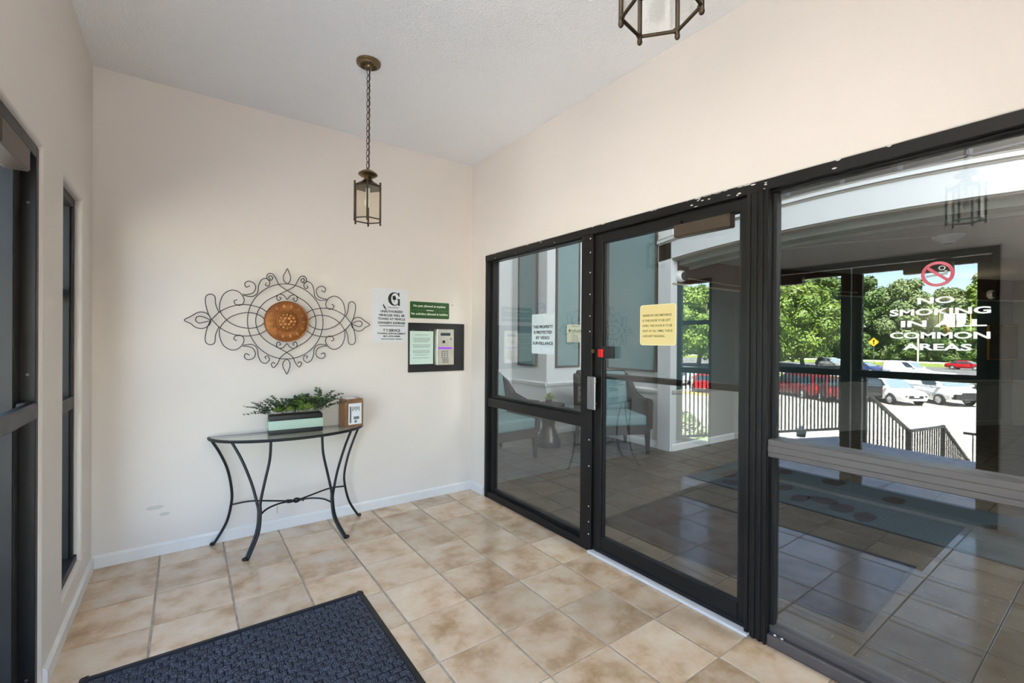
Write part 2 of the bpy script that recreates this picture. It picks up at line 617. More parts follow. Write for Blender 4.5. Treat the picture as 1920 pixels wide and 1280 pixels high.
def catmull(pts, n=8, closed=False):
    pts = [Vector(p) for p in pts]
    out = []
    N = len(pts)
    rng = range(N) if closed else range(N - 1)
    for i in rng:
        if closed:
            p0, p1, p2, p3 = pts[i - 1], pts[i], pts[(i + 1) % N], pts[(i + 2) % N]
        else:
            p1, p2 = pts[i], pts[i + 1]
            p0 = pts[i - 1] if i else p1 * 2 - p2
            p3 = pts[i + 2] if i + 2 < N else p2 * 2 - p1
        for k in range(n):
            t = k / n
            out.append(0.5 * ((2 * p1) + (p2 - p0) * t + (2 * p0 - 5 * p1 + 4 * p2 - p3) * t * t + (3 * p1 - p0 - 3 * p2 + p3) * t ** 3))
    if not closed:
        out.append(pts[-1])
    return out


def rrect(w_, h_, r, n=5):
    p = []
    for cx, cy, a0 in ((w_ / 2 - r, h_ / 2 - r, 0), (-w_ / 2 + r, h_ / 2 - r, 90), (-w_ / 2 + r, -h_ / 2 + r, 180), (w_ / 2 - r, -h_ / 2 + r, 270)):
        for k in range(n + 1):
            a = R(a0 + 90 * k / n)
            p.append((cx + r * math.cos(a), cy + r * math.sin(a)))
    return p


def holed_wall(name, u, v, holes, thick, fn, material, bevel=None):
    """a wall with rectangular openings as one closed mesh; fn(u, v, depth)"""
    us = sorted({u[0], u[1], *[h[0] for h in holes], *[h[1] for h in holes]})
    vs = sorted({v[0], v[1], *[h[2] for h in holes], *[h[3] for h in holes]})
    us = [x for x in us if u[0] <= x <= u[1]]
    vs = [x for x in vs if v[0] <= x <= v[1]]
    mb = MB()
    b = mb.bm
    vd = {}

    def V(i, j, k):
        if (i, j, k) not in vd:
            vd[(i, j, k)] = b.verts.new(Vector(fn(us[i], vs[j], thick * k)))
        return vd[(i, j, k)]

    def solid(i, j):
        if i < 0 or j < 0 or i >= len(us) - 1 or j >= len(vs) - 1:
            return False
        cu, cv = (us[i] + us[i + 1]) / 2, (vs[j] + vs[j + 1]) / 2
        return not any(h[0] < cu < h[1] and h[2] < cv < h[3] for h in holes)
    for i in range(len(us) - 1):
        for j in range(len(vs) - 1):
            if not solid(i, j):
                continue
            for k in (0, 1):
                b.faces.new((V(i, j, k), V(i + 1, j, k), V(i + 1, j + 1, k), V(i, j + 1, k)))
            if not solid(i - 1, j):
                b.faces.new((V(i, j, 0), V(i, j + 1, 0), V(i, j + 1, 1), V(i, j, 1)))
            if not solid(i + 1, j):
                b.faces.new((V(i + 1, j, 0), V(i + 1, j + 1, 0), V(i + 1, j + 1, 1), V(i + 1, j, 1)))
            if not solid(i, j - 1):
                b.faces.new((V(i, j, 0), V(i + 1, j, 0), V(i + 1, j, 1), V(i, j, 1)))
            if not solid(i, j + 1):
                b.faces.new((V(i, j + 1, 0), V(i + 1, j + 1, 0), V(i + 1, j + 1, 1), V(i, j + 1, 1)))
    bmesh.ops.recalc_face_normals(b, faces=b.faces)
    if bevel:
        es = []
        for e in b.edges:
            if len(e.link_faces) == 2 and e.calc_face_angle(0) > 1:
                ks = [k for k in vd if vd[k] in e.verts]
                if all(k[2] == 0 for k in ks):
                    i0, j0 = [us[k[0]] for k in ks], [vs[k[1]] for k in ks]
                    for h in holes:
                        if all(h[0] <= x <= h[1] for x in i0) and all(h[2] <= x <= h[3] for x in j0) and min(j0 + [9]) >= v[0]:
                            es.append(e)
                            break
        bmesh.ops.bevel(b, geom=list(set(es)), offset=bevel, segments=4, affect='EDGES', profile=0.5)
    o = mb.build(name, material, smooth=0)
    return o


def text(name, body, material, parent, fn, cx, cy, width=None, height=None, bold=0.0, depth=0.0006, label=None, w0=0.0):
    """flat lettering fitted to width x height, centred on (cx, cy); fn(u, v, w) -> point in the parent's space"""
    cu = bpy.data.curves.new('lettering', 'FONT')
    cu.body = body
    cu.size = 1.0
    cu.offset = bold
    cu.extrude = 0.01
    cu.resolution_u = 3
    tmp = bpy.data.objects.new('lettering', cu)
    C.objects.link(tmp)
    me = bpy.data.meshes.new_from_object(tmp)
    bpy.data.objects.remove(tmp)
    bpy.data.curves.remove(cu)
    xs = [v.co.x for v in me.vertices]
    ys = [v.co.y for v in me.vertices]
    x0, x1, y0, y1 = min(xs), max(xs), min(ys), max(ys)
    sx = width / (x1 - x0) if width else None
    sy = height / (y1 - y0) if height else None
    sx = sx or sy
    sy = sy or sx
    for v in me.vertices:
        v.co = Vector(fn(cx + (v.co.x - (x0 + x1) / 2) * sx, cy + (v.co.y - (y0 + y1) / 2) * sy, w0 + (depth if v.co.z > 0 else 0)))
    me.name = name
    me.materials.append(material)
    o = bpy.data.objects.new(name, me)
    C.objects.link(o)
    o.parent = parent
    if label:
        o['label'] = label
    return o


# on the back wall (facing -Y) and on the storefront (facing -X); u runs to the viewer's right
def on_back(y):
    return lambda u, v, w_: (u, y - w_, v)


def on_right(x):
    return lambda u, v, w_: (x - w_, -u, v)


XL, XR, YB, YF, ZC, ZT = -0.445, 2.13, 3.603, -0.52, 2.949, 2.095
TP = 0.333
# ------------------------------------------------------------------ the setting: vestibule
fl = MB().box(XL - .16, XR + .06, YF - .1, YB + .1, -.12, -.0035).build('floor', M['grout'], smooth=0)
tag(fl, 'vestibule floor of square brown stone tiles with pale joints', 'floor', kind='structure')

tile_cache = {}


def tile_mesh(w_, d_, mt, var):
    key = (round(w_, 3), round(d_, 3), mt.name, var)
    if key in tile_cache:
        return tile_cache[key]
    rnd = random.Random(hash(key[:2]) + var * 17)
    mb = MB()
    b = mb.bm
    ch = .003
    tz = [rnd.uniform(-.0006, .0004) for _ in range(4)]
    P = ((0, 0), (w_, 0), (w_, d_), (0, d_))
    Q = ((ch, ch), (w_ - ch, ch), (w_ - ch, d_ - ch), (ch, d_ - ch))
    bot = [b.verts.new((x, y, -.006)) for x, y in P]
    mid = [b.verts.new((x, y, -.0016)) for x, y in P]
    top = [b.verts.new((x, y, z)) for (x, y), z in zip(Q, tz)]
    b.faces.new(top)
    for i in range(4):
        j = (i + 1) % 4
        b.faces.new((bot[i], bot[j], mid[j], mid[i]))
        b.faces.new((mid[i], mid[j], top[j], top[i]))
    bmesh.ops.recalc_face_normals(b, faces=b.faces)
    me = bpy.data.meshes.new('tile')
    b.to_mesh(me)
    b.free()
    me.materials.append(mt)
    tile_cache[key] = me
    return me


def tiles(parent, x0, x1, y0, y1, ox, oy, mt, gap=.0075, limit=None, rank=None, skip=None):
    cells = []
    i0, i1 = math.floor((x0 - ox) / TP), math.ceil((x1 - ox) / TP)
    j0, j1 = math.floor((y0 - oy) / TP), math.ceil((y1 - oy) / TP)
    for i in range(i0, i1):
        for j in range(j0, j1):
            a, b_ = max(x0, ox + i * TP + gap * .62), min(x1, ox + (i + 1) * TP - gap * .62)
            c, d = max(y0, oy + j * TP + gap * .36), min(y1, oy + (j + 1) * TP - gap * .36)
            if b_ - a < .03 or d - c < .03 or (skip and skip((a + b_) / 2, (c + d) / 2)):
                continue
            cells.append((a, b_, c, d))
    if rank:
        cells.sort(key=rank)
    rest = cells[limit:] if limit else []
    for a, b_, c, d in (cells[:limit] if limit else cells):
        o = bpy.data.objects.new('tile', tile_mesh(b_ - a, d - c, mt, random.randrange(5)))
        C.objects.link(o)
        o.parent = parent
        o.location = (a, c, 0)
    if rest:
        mb = MB()
        for a, b_, c, d in rest:
            mb.box(a, b_, c, d, -.006, 0)
        o = mb.build('tile', mt, parent, smooth=0)
        o['kind'] = 'stuff'


tiles(fl, XL, XR - .0, YF, YB, -0.124, 3.395 - 12 * TP, M['tile'])

holes_left = [(0.62, 2.46, -1, 2.08), (2.835, 3.29, .18, 2.08), (-.21, .245, .18, 2.08)]
wl = holed_wall('wall_left', (YF - .1, YB + .1), (-.25, 3.25), holes_left, .16, lambda u, v, d: (XL - d, u, v), M['wall'], bevel=.02)
tag(wl, 'beige entrance wall with glass double doors and a narrow window', 'wall', kind='structure')
wb = MB().box(XL - .16, XR + .12, YB, YB + .14, -.2, 3.25).build('wall_back', M['wall'], smooth=0)
tag(wb, 'beige end wall carrying the scrollwork and the signs', 'wall', kind='structure')
mb = MB()
for (cx, cz, rx, rz_) in ((-.155, .30, .05, .014), (-.10, .25, .03, .012)):
    poly = [(cx + rx * math.cos(a) * random.uniform(.75, 1.1), cz + rz_ * math.sin(a) * random.uniform(.7, 1.2)) for a in [2 * PI * k / 14 for k in range(14)]]
    mb.prism(poly, lambda u, v, w_: (u, YB - w_, v), .0008)
o = mb.build('paint_patch', mat('grey filler', (0.62, 0.60, 0.56), .7), wb)
o['label'] = 'grey filler patch'
# scar line low on the wall under the table and the old nail by the green sign
o = MB().box(.535, .538, YB - .0012, YB, .115, .165).build('scratch', M['greyink'], wb)
MB().cyl((1.93, YB, 1.668), (1.93, YB - .004, 1.668), .004).build('nail', M['ink'], wb)
wr = holed_wall('wall_right', (YF - .1, YB + .02), (-.2, 3.25), [(-.32, 3.363, -1, ZT)], .13, lambda u, v, d: (XR + d, u, v), M['wall'], bevel=.008)
tag(wr, 'beige wall above the dark storefront', 'wall', kind='structure')
wf = holed_wall('wall_front', (XL - .16, XR + .12), (-.2, 3.25), [(-.3, .7, .2, 1.6)], .12, lambda u, v, d: (u, YF - d, v), M['wall'], bevel=.01)  # opening cut for the added fill window
tag(wf, 'beige end wall behind the viewer', 'wall', kind='structure')
ce = MB().box(XL - .16, XR + .12, YF - .12, YB + .14, ZC, ZC + .1).build('ceiling', M['ceiling'], smooth=0)
tag(ce, 'white textured vestibule ceiling', 'ceiling', kind='structure')
rf = MB().box(-.9, 12, -2.6, 7.5, 5.5, 5.7).build('roof', M['lwall'], smooth=0)
tag(rf, 'flat roof over the lobby', 'roof', kind='structure')
rf2 = MB().box(-.7, 2.3, -2.6, 3.8, 3.25, 3.35).build('roof', M['lwall'], smooth=0)
tag(rf2, 'flat roof over the vestibule', 'roof', kind='structure')


def baseboard(name, pts, h, t, material, nrm, label):
    """a board with a sloped top run between two points; nrm points into the room"""
    (x0, y0), (x1, y1) = pts
    d = Vector((x1 - x0, y1 - y0, 0)).normalized()
    n = Vector((nrm[0], nrm[1], 0))
    L = math.hypot(x1 - x0, y1 - y0)
    prof = [(0, 0), (t, 0), (t, h * .82), (t * .55, h * .93), (t * .3, h), (0, h)]
    mb_ = MB()
    mb_.prism(prof, lambda u, v, w_: Vector((x0, y0, 0)) + n * u + d * w_ + Vector((0, 0, v)), L)
    return tag(mb_.build(name, material), label, 'baseboard', kind='structure')


baseboard('baseboard_back', [(XL, YB), (XR, YB)], .075, .014, M['trim'], (0, -1), 'white baseboard along the end wall')
baseboard('baseboard_left', [(XL, 2.485), (XL, YB - .014)], .075, .014, M['trim'], (1, 0), 'white baseboard under the narrow window')
baseboard('baseboard_right', [(XR, 3.372), (XR, YB - .014)], .075, .014, M['trim'], (-1, 0), 'short white baseboard beside the storefront')

# ---- narrow windows in the entrance wall
def narrow_window(name, y0, y1, label):
    t = thing(name, label, 'window', (XL - .03, (y0 + y1) / 2, .18), kind='structure')
    hw, H = (y1 - y0) / 2, 1.90
    f = MB()
    for s in (-1, 1):
        f.box(-.075, 0, min(s * hw, s * (hw - .035)), max(s * hw, s * (hw - .035)), 0, H, .002)
        f.box(-.055, -.012, min(s * (hw - .035), s * (hw - .05)), max(s * (hw - .035), s * (hw - .05)), .035, H - .04, .002)
    f.box(-.075, .012, -hw, hw, 0, .035, .003)
    f.box(-.075, 0, -hw + .035, hw - .035, H - .045, H, .003)
    f.build('frame', M['bronze'], t)
    MB().box(-.065, .004, -hw + .03, hw - .03, .81, .875, .004).build('mid_rail', M['bronze'], t)
    MB().box(-.045, -.039, -hw + .045, hw - .045, .03, .815).build('pane', M['glass'], t)
    MB().box(-.045, -.039, -hw + .045, hw - .045, .87, H - .04).build('pane', M['glass'], t)
    MB().box(-.072, -.05, -hw + .03, hw - .03, 1.375, 1.43, .003).build('muntin', M['bronze'], t)
    for z in (.07, .95, H - .08):
        MB().cyl((-.02, hw - .035, z), (-.02, hw - .038, z), .005, 8).build('screw', M['steel'], t)
    return t


narrow_window('window_1', 2.835, 3.29, 'narrow dark framed window between entrance door and end wall')
narrow_window('window_2', -.21, .245, 'narrow dark framed window on the near side of the entrance doors')

w5 = thing('added_fill_window', 'added dark framed window giving fill light behind the viewer', 'window', (.2, YF - .03, .2), kind='structure')
mb = MB()  # unseen window, added to let more daylight into the vestibule
for x0_, x1_, z0_, z1_ in ((-.5, -.45, 0, 1.4), (.45, .5, 0, 1.4), (-.45, .45, 0, .05), (-.45, .45, 1.35, 1.4)):
    mb.box(x0_, x1_, -.07, 0, z0_, z1_, .003)
mb.build('frame', M['bronze'], w5)
MB().box(-.46, .46, -.04, -.034, .04, 1.36).build('pane', M['glass'], w5)

for ux in (-0.12,):  # unseen bowl, added to house the ceiling fill lamp
    wu = thing('fill_lamp_bowl', 'added white half-bowl for the ceiling fill lamp behind the viewer', 'lamp', (ux, YF, 1.70))
    mb = MB()
    b = mb.bm
    rows = []
    for k in range(6):
        t_ = k / 5
        rad_ = .05 + .13 * math.sin(t_ * PI / 2)
        rows.append([b.verts.new((rad_ * math.cos(PI * j / 12), rad_ * math.sin(PI * j / 12) + .001, .13 * t_)) for j in range(13)])
    for k in range(5):
        for j in range(12):
            b.faces.new((rows[k][j], rows[k][j + 1], rows[k + 1][j + 1], rows[k + 1][j]))
    b.faces.new(rows[0])
    mb.build('bowl', M['white'], wu)
    MB().box(-.05, .05, .001, .02, -.03, .10, .003).build('bracket', M['white'], wu)

# ---- entrance double doors
fr = thing('trim_1', 'dark bronze frame of the entrance double doors', 'door frame', (XL - .01, 1.54, 0), kind='structure')
for s in (-1, 1):
    mb = MB()
    mb.box(-.10, 0, min(s * .92, s * .885), max(s * .92, s * .885), 0, 2.075, .002)
    mb.box(-.06, -.045, min(s * .885, s * .87), max(s * .885, s * .87), 0, 2.04, .001)
    mb.build('jamb', M['bronze'], fr)
    for z in (.08, 1.22, 1.86, 2.0):
        MB().cyl((-.022, s * .885, z), (-.022, s * .883, z), .005, 8).build('screw', M['alumd'], fr)
MB().box(-.10, 0, -.885, .885, 2.03, 2.075, .002).build('head', M['bronze'], fr)
MB().box(-.10, .01, -.885, .885, -.01, .012, .002).build('threshold', M['alumd'], fr)


def entrance_leaf(name, y0, y1, hinge, label):
    t = thing(name, label, 'door', (XL - .05, (y0 + y1) / 2, .014), kind='structure')
    hw = (y1 - y0) / 2
    for s in (-1, 1):
        MB().box(-.045, 0, min(s * hw, s * (hw - .076)), max(s * hw, s * (hw - .076)), 0, 2.01, .003).build('stile', M['bronze'], t)
    MB().box(-.045, 0, -hw + .068, hw - .068, 1.955, 2.01, .002).build('top_rail', M['bronze'], t)
    MB().box(-.045, 0, -hw + .068, hw - .068, 0, .085, .002).build('bottom_rail', M['bronze'], t)
    MB().box(-.026, -.02, -hw + .06, hw - .06, .08, 1.96).build('pane', M['glass'], t)
    pb = MB().box(.02, .055, -hw + .03, hw - .03, 1.045, 1.105, .006).build('push_bar', M['bronze'], t)
    for s in (-1, 1):
        MB().box(0, .03, s * (hw - .045) - .02, s * (hw - .045) + .02, 1.04, 1.11, .004).build('bracket', M['bronze'], pb)
    return t


d1 = entrance_leaf('door_1', 1.545, 2.415, 1, 'glass entrance door leaf next to the narrow window')
d2 = entrance_leaf('door_2', .665, 1.535, -1, 'glass entrance door leaf on the near side')
for (d, yc, s) in ((d1, 2.065, 1), (d2, 1.015, -1)):
    yc -= d.location.y
    c = MB().box(.0, .065, yc - .15, yc + .15, 1.905, 1.985, .006).build('closer', M['bronze2'], d)
    mb = MB()
    mb.bar((.03, yc - s * .02, 1.995), (.034, yc + s * .17, 2.015), .02, .008)
    mb.bar((.034, yc + s * .17, 2.015), (.03, yc + s * .28, 2.025), .02, .008)
    mb.build('arm', M['bronze'], c)

# ---- storefront
sf = thing('trim_2', 'dark bronze frame of the lobby storefront', 'door frame', (XR, 0, 0), kind='structure')


def post(y0, y1, name='post', z1=ZT - .045, ribs=()):
    mb_ = MB()
    mb_.box(-.006, .11, y0, y1, 0, z1, .002)
    for a, b_, dx in ribs:
        mb_.box(-.006 - dx, 0, a, b_, 0, z1 - .005, .0015)
    return mb_.build(name, M['bronze'], sf)


post(3.318, 3.361, ribs=((3.325, 3.332, .006), (3.318, 3.322, .003)))
mb = MB()
mb.box(.025, .09, 3.285, 3.318, .0, 2.05, .002)
mb.build('glazing_stop', M['bronze'], sf)
p1 = post(2.075, 2.176)
post(.985, 1.085, ribs=((1.066, 1.083, .008), (1.036, 1.05, .006), (1.010, 1.024, .006), (.987, .996, .008)))
post(-.315, -.25)
mb = MB()
mb.box(-.008, .11, -.315, 3.361, ZT - .05, ZT - .002, .002)
mb.box(.02, .09, -.25, 3.32, ZT - .057, ZT - .05, .002)
hd = mb.build('header', M['bronze'], sf)
mb = MB()
mb.box(-.004, .11, 2.176, 3.318, 0, .048, .003)
mb.box(.03, .09, 2.176, 3.29, .048, .075, .002)
mb.build('sill', M['bronze'], sf)
mb = MB()
mb.box(-.004, .11, -.25, .985, 0, .05, .003)
mb.box(.02, .09, -.25, .985, .05, .082, .002)
sl = mb.build('sill', M['alumd'], sf)
sl['label'] = 'worn grey sill'
for y in (.955, .925):
    MB().sphere((.01, y, .052), .006, 1, 1, .6, 8).build('screw', M['white'], sl)
th = MB().box(-.03, .03, 1.06, 2.085, 0, .014, .002).build('threshold', M['white'], sf)
th['label'] = 'white threshold strip'
for z in (.11, .19, .29, .55, .72, 1.42, 1.52, 1.66, 1.80, 1.93, 2.02):
    MB().cyl((-.006, 2.094, z), (-.0085, 2.094, z), .0045, 8).build('screw', M['white'], p1)
MB().cyl((-.004, 2.06, 1.293), (-.014, 2.06, 1.293), .013, 14).build('lock_cylinder', M['brass'], p1)
# bare spots along the worn upper edge of the header
mb = MB()
rr = random.Random(3)
for k in range(46):
    y = rr.choice([rr.uniform(.0, 3.3), rr.uniform(1.0, 1.35)])
    z = rr.choice([ZT - .004, ZT - .004, rr.uniform(ZT - .045, ZT - .01)])
    a, b_ = rr.uniform(.004, .018), rr.uniform(.0015, .004)
    mb.prism([(y - a, z), (y - a * .3, z - b_), (y + a * .6, z - b_ * .8), (y + a, z + b_ * .4), (y, z + b_)], lambda u, v, w_: (-.008 - w_, u, v), .0012)
o = mb.build('paint_chip', M['chip'], hd, smooth=0)
o['kind'] = 'stuff'
o['label'] = 'bare chips in the dark paint'

GX = .045      # depth of the panes behind the wall face


def pane(t, y0, y1, z0, z1, name='pane'):
    return MB().box(GX, GX + .006, y0, y1, z0, z1).build(name, M['dglass'], t, smooth=0)


w3 = thing('window_3', 'storefront sidelight between the corner and the lobby door', 'window', (XR, 0, 0), kind='structure')
mb = MB()
mb.box(-.002, .10, 2.176, 3.318, .79, .865, .004)
mb.box(.015, .085, 2.176, 3.29, .865, .885, .003)
mb.build('transom_rail', M['bronze'], w3)
pane(w3, 2.17, 3.29, .06, .80)
pane(w3, 2.17, 3.29, .87, ZT - .06)
mb = MB()
mb.box(.035, .06, 2.176, 2.186, .07, .80)
mb.box(.035, .06, 2.176, 2.186, .88, 2.03)
mb.build('gasket', M['rubber'], w3)
w4 = thing('window_4', 'large storefront window at the near end', 'window', (XR, 0, 0), kind='structure')
mb = MB()
mb.box(-.006, .10, -.25, .985, .845, .925, .003)
mb.box(-.010, .0, -.25, .985, .868, .90, .003)
o = mb.build('transom_rail', M['alumd'], w4)
o['label'] = 'worn grey rail'
pane(w4, -.25, .985, .06, .85)
pane(w4, -.25, .985, .92, ZT - .06)
mb = MB()
for z0, z1 in ((.08, .845), (.925, 2.03)):
    mb.box(.03, .06, .970, .985, z0, z1)
mb.build('gasket', M['rubber'], w4)

d3 = thing('door_3', 'glass lobby door with a yellow notice', 'door', (XR + .012, 0, .016), kind='structure')
MB().box(0, .045, 2.005, 2.072, 0, 2.022, .003).build('stile', M['bronze'], d3)
MB().box(0, .045, 1.088, 1.125, 0, 2.022, .003).build('stile', M['bronze'], d3)
MB().box(0, .045, 1.125, 2.005, 1.965, 2.022, .003).build('top_rail', M['bronze'], d3)
mb = MB()
mb.box(0, .045, 1.125, 2.005, 0, .10, .004)
mb.box(-.006, 0, 1.09, 2.07, .0, .022, .002)
mb.build('bottom_rail', M['bronze'], d3)
MB().box(.02, .026, 1.12, 2.01, .09, 1.97).build('pane', M['dglass'], d3, smooth=0)
MB().box(.045, .075, 1.10, 2.03, 1.10, 1.135, .004).build('push_bar', M['bronze'], d3)
mb = MB()
mb.box(.012, .02, 1.995, 2.005, .10, 1.965)
mb.box(.012, .02, 1.125, 1.135, .10, 1.965)
mb.build('gasket', M['rubber'], d3)
h = MB()
h.box(-.045, -.032, 2.022, 2.092, .905, 1.115, .004)
for z in (.94, 1.08):
    h.cyl((-.035, 2.055, z), (.001, 2.055, z), .008, 10)
for k in range(9):
    h.box(-.0465, -.045, 2.026 + k * .0072, 2.029 + k * .0072, .91, 1.11)
o = h.build('pull_handle', M['alum'], d3)
o['label'] = 'ribbed grey aluminium pull plate'
lk = MB().box(-.02, .012, 1.905, 2.005, 1.235, 1.31, .004).build('lock_case', M['rubber'], d3)
MB().box(-.034, -.019, 1.972, 2.01, 1.242, 1.292, .003).build('lock_indicator', M['red'], lk)
cl = MB().box(-.055, .0, 1.15, 1.455, 1.89, 1.955, .005).build('closer', M['bronze2'], d3)
mb = MB()
for y in (1.18, 1.205, 1.28):
    mb.cyl((-.056, y, 1.925), (-.0575, y, 1.925), .0035, 8)
mb.build('screw', M['brass'], cl)
mb = MB()
mb.bar((-.03, 1.50, 1.965), (-.03, 1.42, 1.965), .02, .02)
mb.build('arm', M['bronze'], cl)

# ------------------------------------------------------------------ notices on the storefront
def board(name, label, cat, fn, cx, cz, w_, h_, r, th_, material, group=None):
    mb_ = MB()
    mb_.prism([(cx + x, cz + y) for x, y in rrect(w_, h_, r)], fn, th_)
    return tag(mb_.build(name, material), label, cat, group)


fnG = on_right(XR + GX - .0005)
y_ = board('door_notice', 'yellow rounded notice card stuck on the glass lobby door', 'notice', on_right(XR + .031), -1.604, 1.452, .240, .232, .018, .0012, M['yellowrim'])
fnY = on_right(XR + .0298)
mb = MB()
mb.prism([(-1.604 + x, 1.452 + y) for x, y in rrect(.232, .224, .015)], fnY, .0004)
mb.build('card_face', M['yellow'], y_)
fnY = on_right(XR + .0294)
L_ = ['UNDER NO CIRCUMSTANCES', 'IS THIS DOOR TO BE LEFT', 'OPEN. THIS DOOR IS TO BE', 'SHUT AT ALL TIMES. THIS IS', 'A SECURITY BUILDING.']
W_ = [.192, .186, .196, .198, .150]
for k, (s_, ww) in enumerate(zip(L_, W_)):
    text('lettering', s_, M['oliveink'], y_, fnY, -1.604 - .1 + ww / 2, 1.507 - k * .0295, width=ww, height=.0125, bold=.012)
g_ = board('window_notice', 'pale blue surveillance notice stuck on the storefront sidelight', 'notice', fnG, -2.632, 1.409, .262, .300, .012, .0015, M['pblue'])
fnS = on_right(XR + GX - .002)
for k, (s_, ww) in enumerate(zip(['THIS PROPERTY', 'IS PROTECTED', 'BY VIDEO', 'SURVEILLANCE'], [.232, .212, .155, .236])):
    text('lettering', s_, M['ink'], g_, fnS, -2.632, 1.462 - k * .041, width=ww, height=.023, bold=.025)
# NO SMOKING vinyl on the large window
ns = thing('no_smoking_decal', 'white and red no smoking decal on the large storefront window', 'decal', (XR + GX - .0006, .433, 1.37))
fnN = lambda u, v, w_: (-w_, -u, v)
for s_, ww, cx, cz in (('NO', .100, -.004, .143), ('SMOKING', .268, 0, .1025), ('IN ALL', .225, .012, .060), ('COMMON', .266, 0, .0175), ('AREAS', .184, -.002, -.024)):
    text('lettering', s_, M['vinyl'], ns, fnN, cx, cz, width=ww, height=.0245, bold=.035, depth=.0005)
mb = MB()
N = 40
ring = [(math.cos(2 * PI * k / N), math.sin(2 * PI * k / N)) for k in range(N)]
b = mb.bm
for w_ in (0,):
    A = [b.verts.new(fnN(.0445 * x, .236 + .0445 * y, .0008)) for x, y in ring]
    B = [b.verts.new(fnN(.0345 * x, .236 + .0345 * y, .0008)) for x, y in ring]
    A2 = [b.verts.new(fnN(.0445 * x, .236 + .0445 * y, 0)) for x, y in ring]
    B2 = [b.verts.new(fnN(.0345 * x, .236 + .0345 * y, 0)) for x, y in ring]
    for k in range(N):
        j = (k + 1) % N
        b.faces.new((A[k], A[j], B[j], B[k]))
        b.faces.new((A2[k], A2[j], A[j], A[k]))
        b.faces.new((B[k], B[j], B2[j], B2[k]))
ca, sa = math.cos(R(-42)), math.sin(R(-42))
mb.prism([(x * ca - y * sa, .236 + x * sa + y * ca) for x, y in ((-.036, -.0048), (.036, -.0048), (.036, .0048), (-.036, .0048))], fnN, .0008)
o = mb.build('prohibition_ring', M['decalred'], ns, smooth=0)
o['label'] = 'faded red prohibition ring'
mb = MB()
mb.prism([(-.030, .226), (.026, .232), (.026, .239), (-.030, .233)], fnN, .0004)
mb.prism([(.018, .239), (.026, .239), (.026, .247), (.018, .247)], fnN, .0004)
o = mb.build('cigarette', M['alum'], ns, smooth=0)
mb = MB()
mb.tube([fnN(.012 + .008 * math.cos(a), .256 + .007 * math.sin(a), .0004) for a in [2 * PI * k / 16 for k in range(16)]], .0011, 6, closed=True)
mb.build('smoke_ring', M['vinyl'], ns)

# ------------------------------------------------------------------ notices on the end wall
fnB = on_back(YB)
ts = board('towing_sign', 'white towing sign with a large black G left of the intercom', 'sign', fnB, 1.36, 1.556, .298, .437, .006, .003, M['sign'])
fnT = on_back(YB - .003)
mb = MB()
b = mb.bm
GA = [R(38 + k * (322 - 38) / 40) for k in range(41)]
go = [(1.392 + .052 * math.cos(a), 1.692 + .055 * math.sin(a)) for a in GA]
gi = [(1.399 + .033 * math.cos(a), 1.692 + .048 * math.sin(a)) for a in GA]
for k in range(40):
    mb.prism([go[k], go[k + 1], gi[k + 1], gi[k]], fnT, .0005)
mb.prism([(1.424, 1.640), (1.440, 1.636), (1.440, 1.694), (1.412, 1.694), (1.412, 1.689), (1.424, 1.687)], fnT, .0005)
mb.prism([(1.430, 1.747), (1.435, 1.747), (1.437, 1.712), (1.432, 1.712), (1.420, 1.735)], fnT, .0005)
o = mb.build('lettering', M['ink'], ts, smooth=0)
mb = MB()
mb.prism([(1.392 + .017 * math.cos(a) * random.uniform(.75, 1.15), 1.702 + .02 * math.sin(a) * random.uniform(.8, 1.15)) for a in [2 * PI * k / 18 for k in range(18)]], on_back(YB - .0034), .0004)
mb.prism([(1.390, 1.665), (1.394, 1.665), (1.393, 1.69), (1.391, 1.69)], on_back(YB - .0034), .0004)
mb.build('tree_emblem', M['ink'], ts, smooth=0)
mb = MB()
for k in range(7):
    a = R(100 + k * 22)
    px, pz = 1.305 + k * .004, 1.628 - k * .003
    mb.prism([(px, pz), (px + .018 * math.cos(a) - .003, pz + .018 * math.sin(a)), (px + .02 * math.cos(a), pz + .02 * math.sin(a) + .002), (px + .005, pz + .003)], fnT, .0005)
mb.prism([(1.303, 1.622), (1.309, 1.626), (1.328, 1.602), (1.321, 1.600)], fnT, .0005)
mb.build('leaf_emblem', M['ink'], ts, smooth=0)
text('lettering', 'Glenmeller', M['ink'], ts, fnT, 1.383, 1.622, width=.096, height=.014, bold=.0)
for s_, ww, cz, hh in (('UNAUTHORIZED', .19, 1.588, .019), ('VEHICLES WILL BE', .22, 1.557, .019), ('TOWED AT VEHICLE', .232, 1.527, .019), ('OWNER\'S EXPENSE', .232, 1.495, .02), ('T Y SERVICE', .145, 1.434, .022), ('TOWING ENFORCEMENT', .242, 1.408, .014), ('801.470.4088', .142, 1.386, .013), ('UNAUTHORIZED PARKING', .178, 1.363, .009)):
    text('lettering', s_, M['ink'], ts, fnT, 1.372, cz, width=ww, height=hh, bold=.035)
MB().box(1.268, 1.482, YB - .0036, YB - .003, 1.469, 1.474).build('rule', M['ink'], ts, smooth=0)
for x in (1.235, 1.487):
    for z in (1.752, 1.358):
        MB().cyl((x, YB - .003, z), (x, YB - .005, z), .0035, 8).build('screw', M['steel'], ts)
gs = board('house_rules_sign', 'small dark green sign with cream lettering above the intercom', 'sign', fnB, 1.713, 1.612, .376, .150, .012, .003, M['greenrim'])
mb = MB()
mb.prism([(1.713 + x, 1.612 + y) for x, y in rrect(.366, .14, .010)], on_back(YB - .003), .0008)
mb.build('sign_face', M['green'], gs, smooth=0)
fnH = on_back(YB - .0038)
text('lettering', 'No pets allowed at anytime', M['cream'], gs, fnH, 1.71, 1.645, width=.30, height=.025, bold=.02)
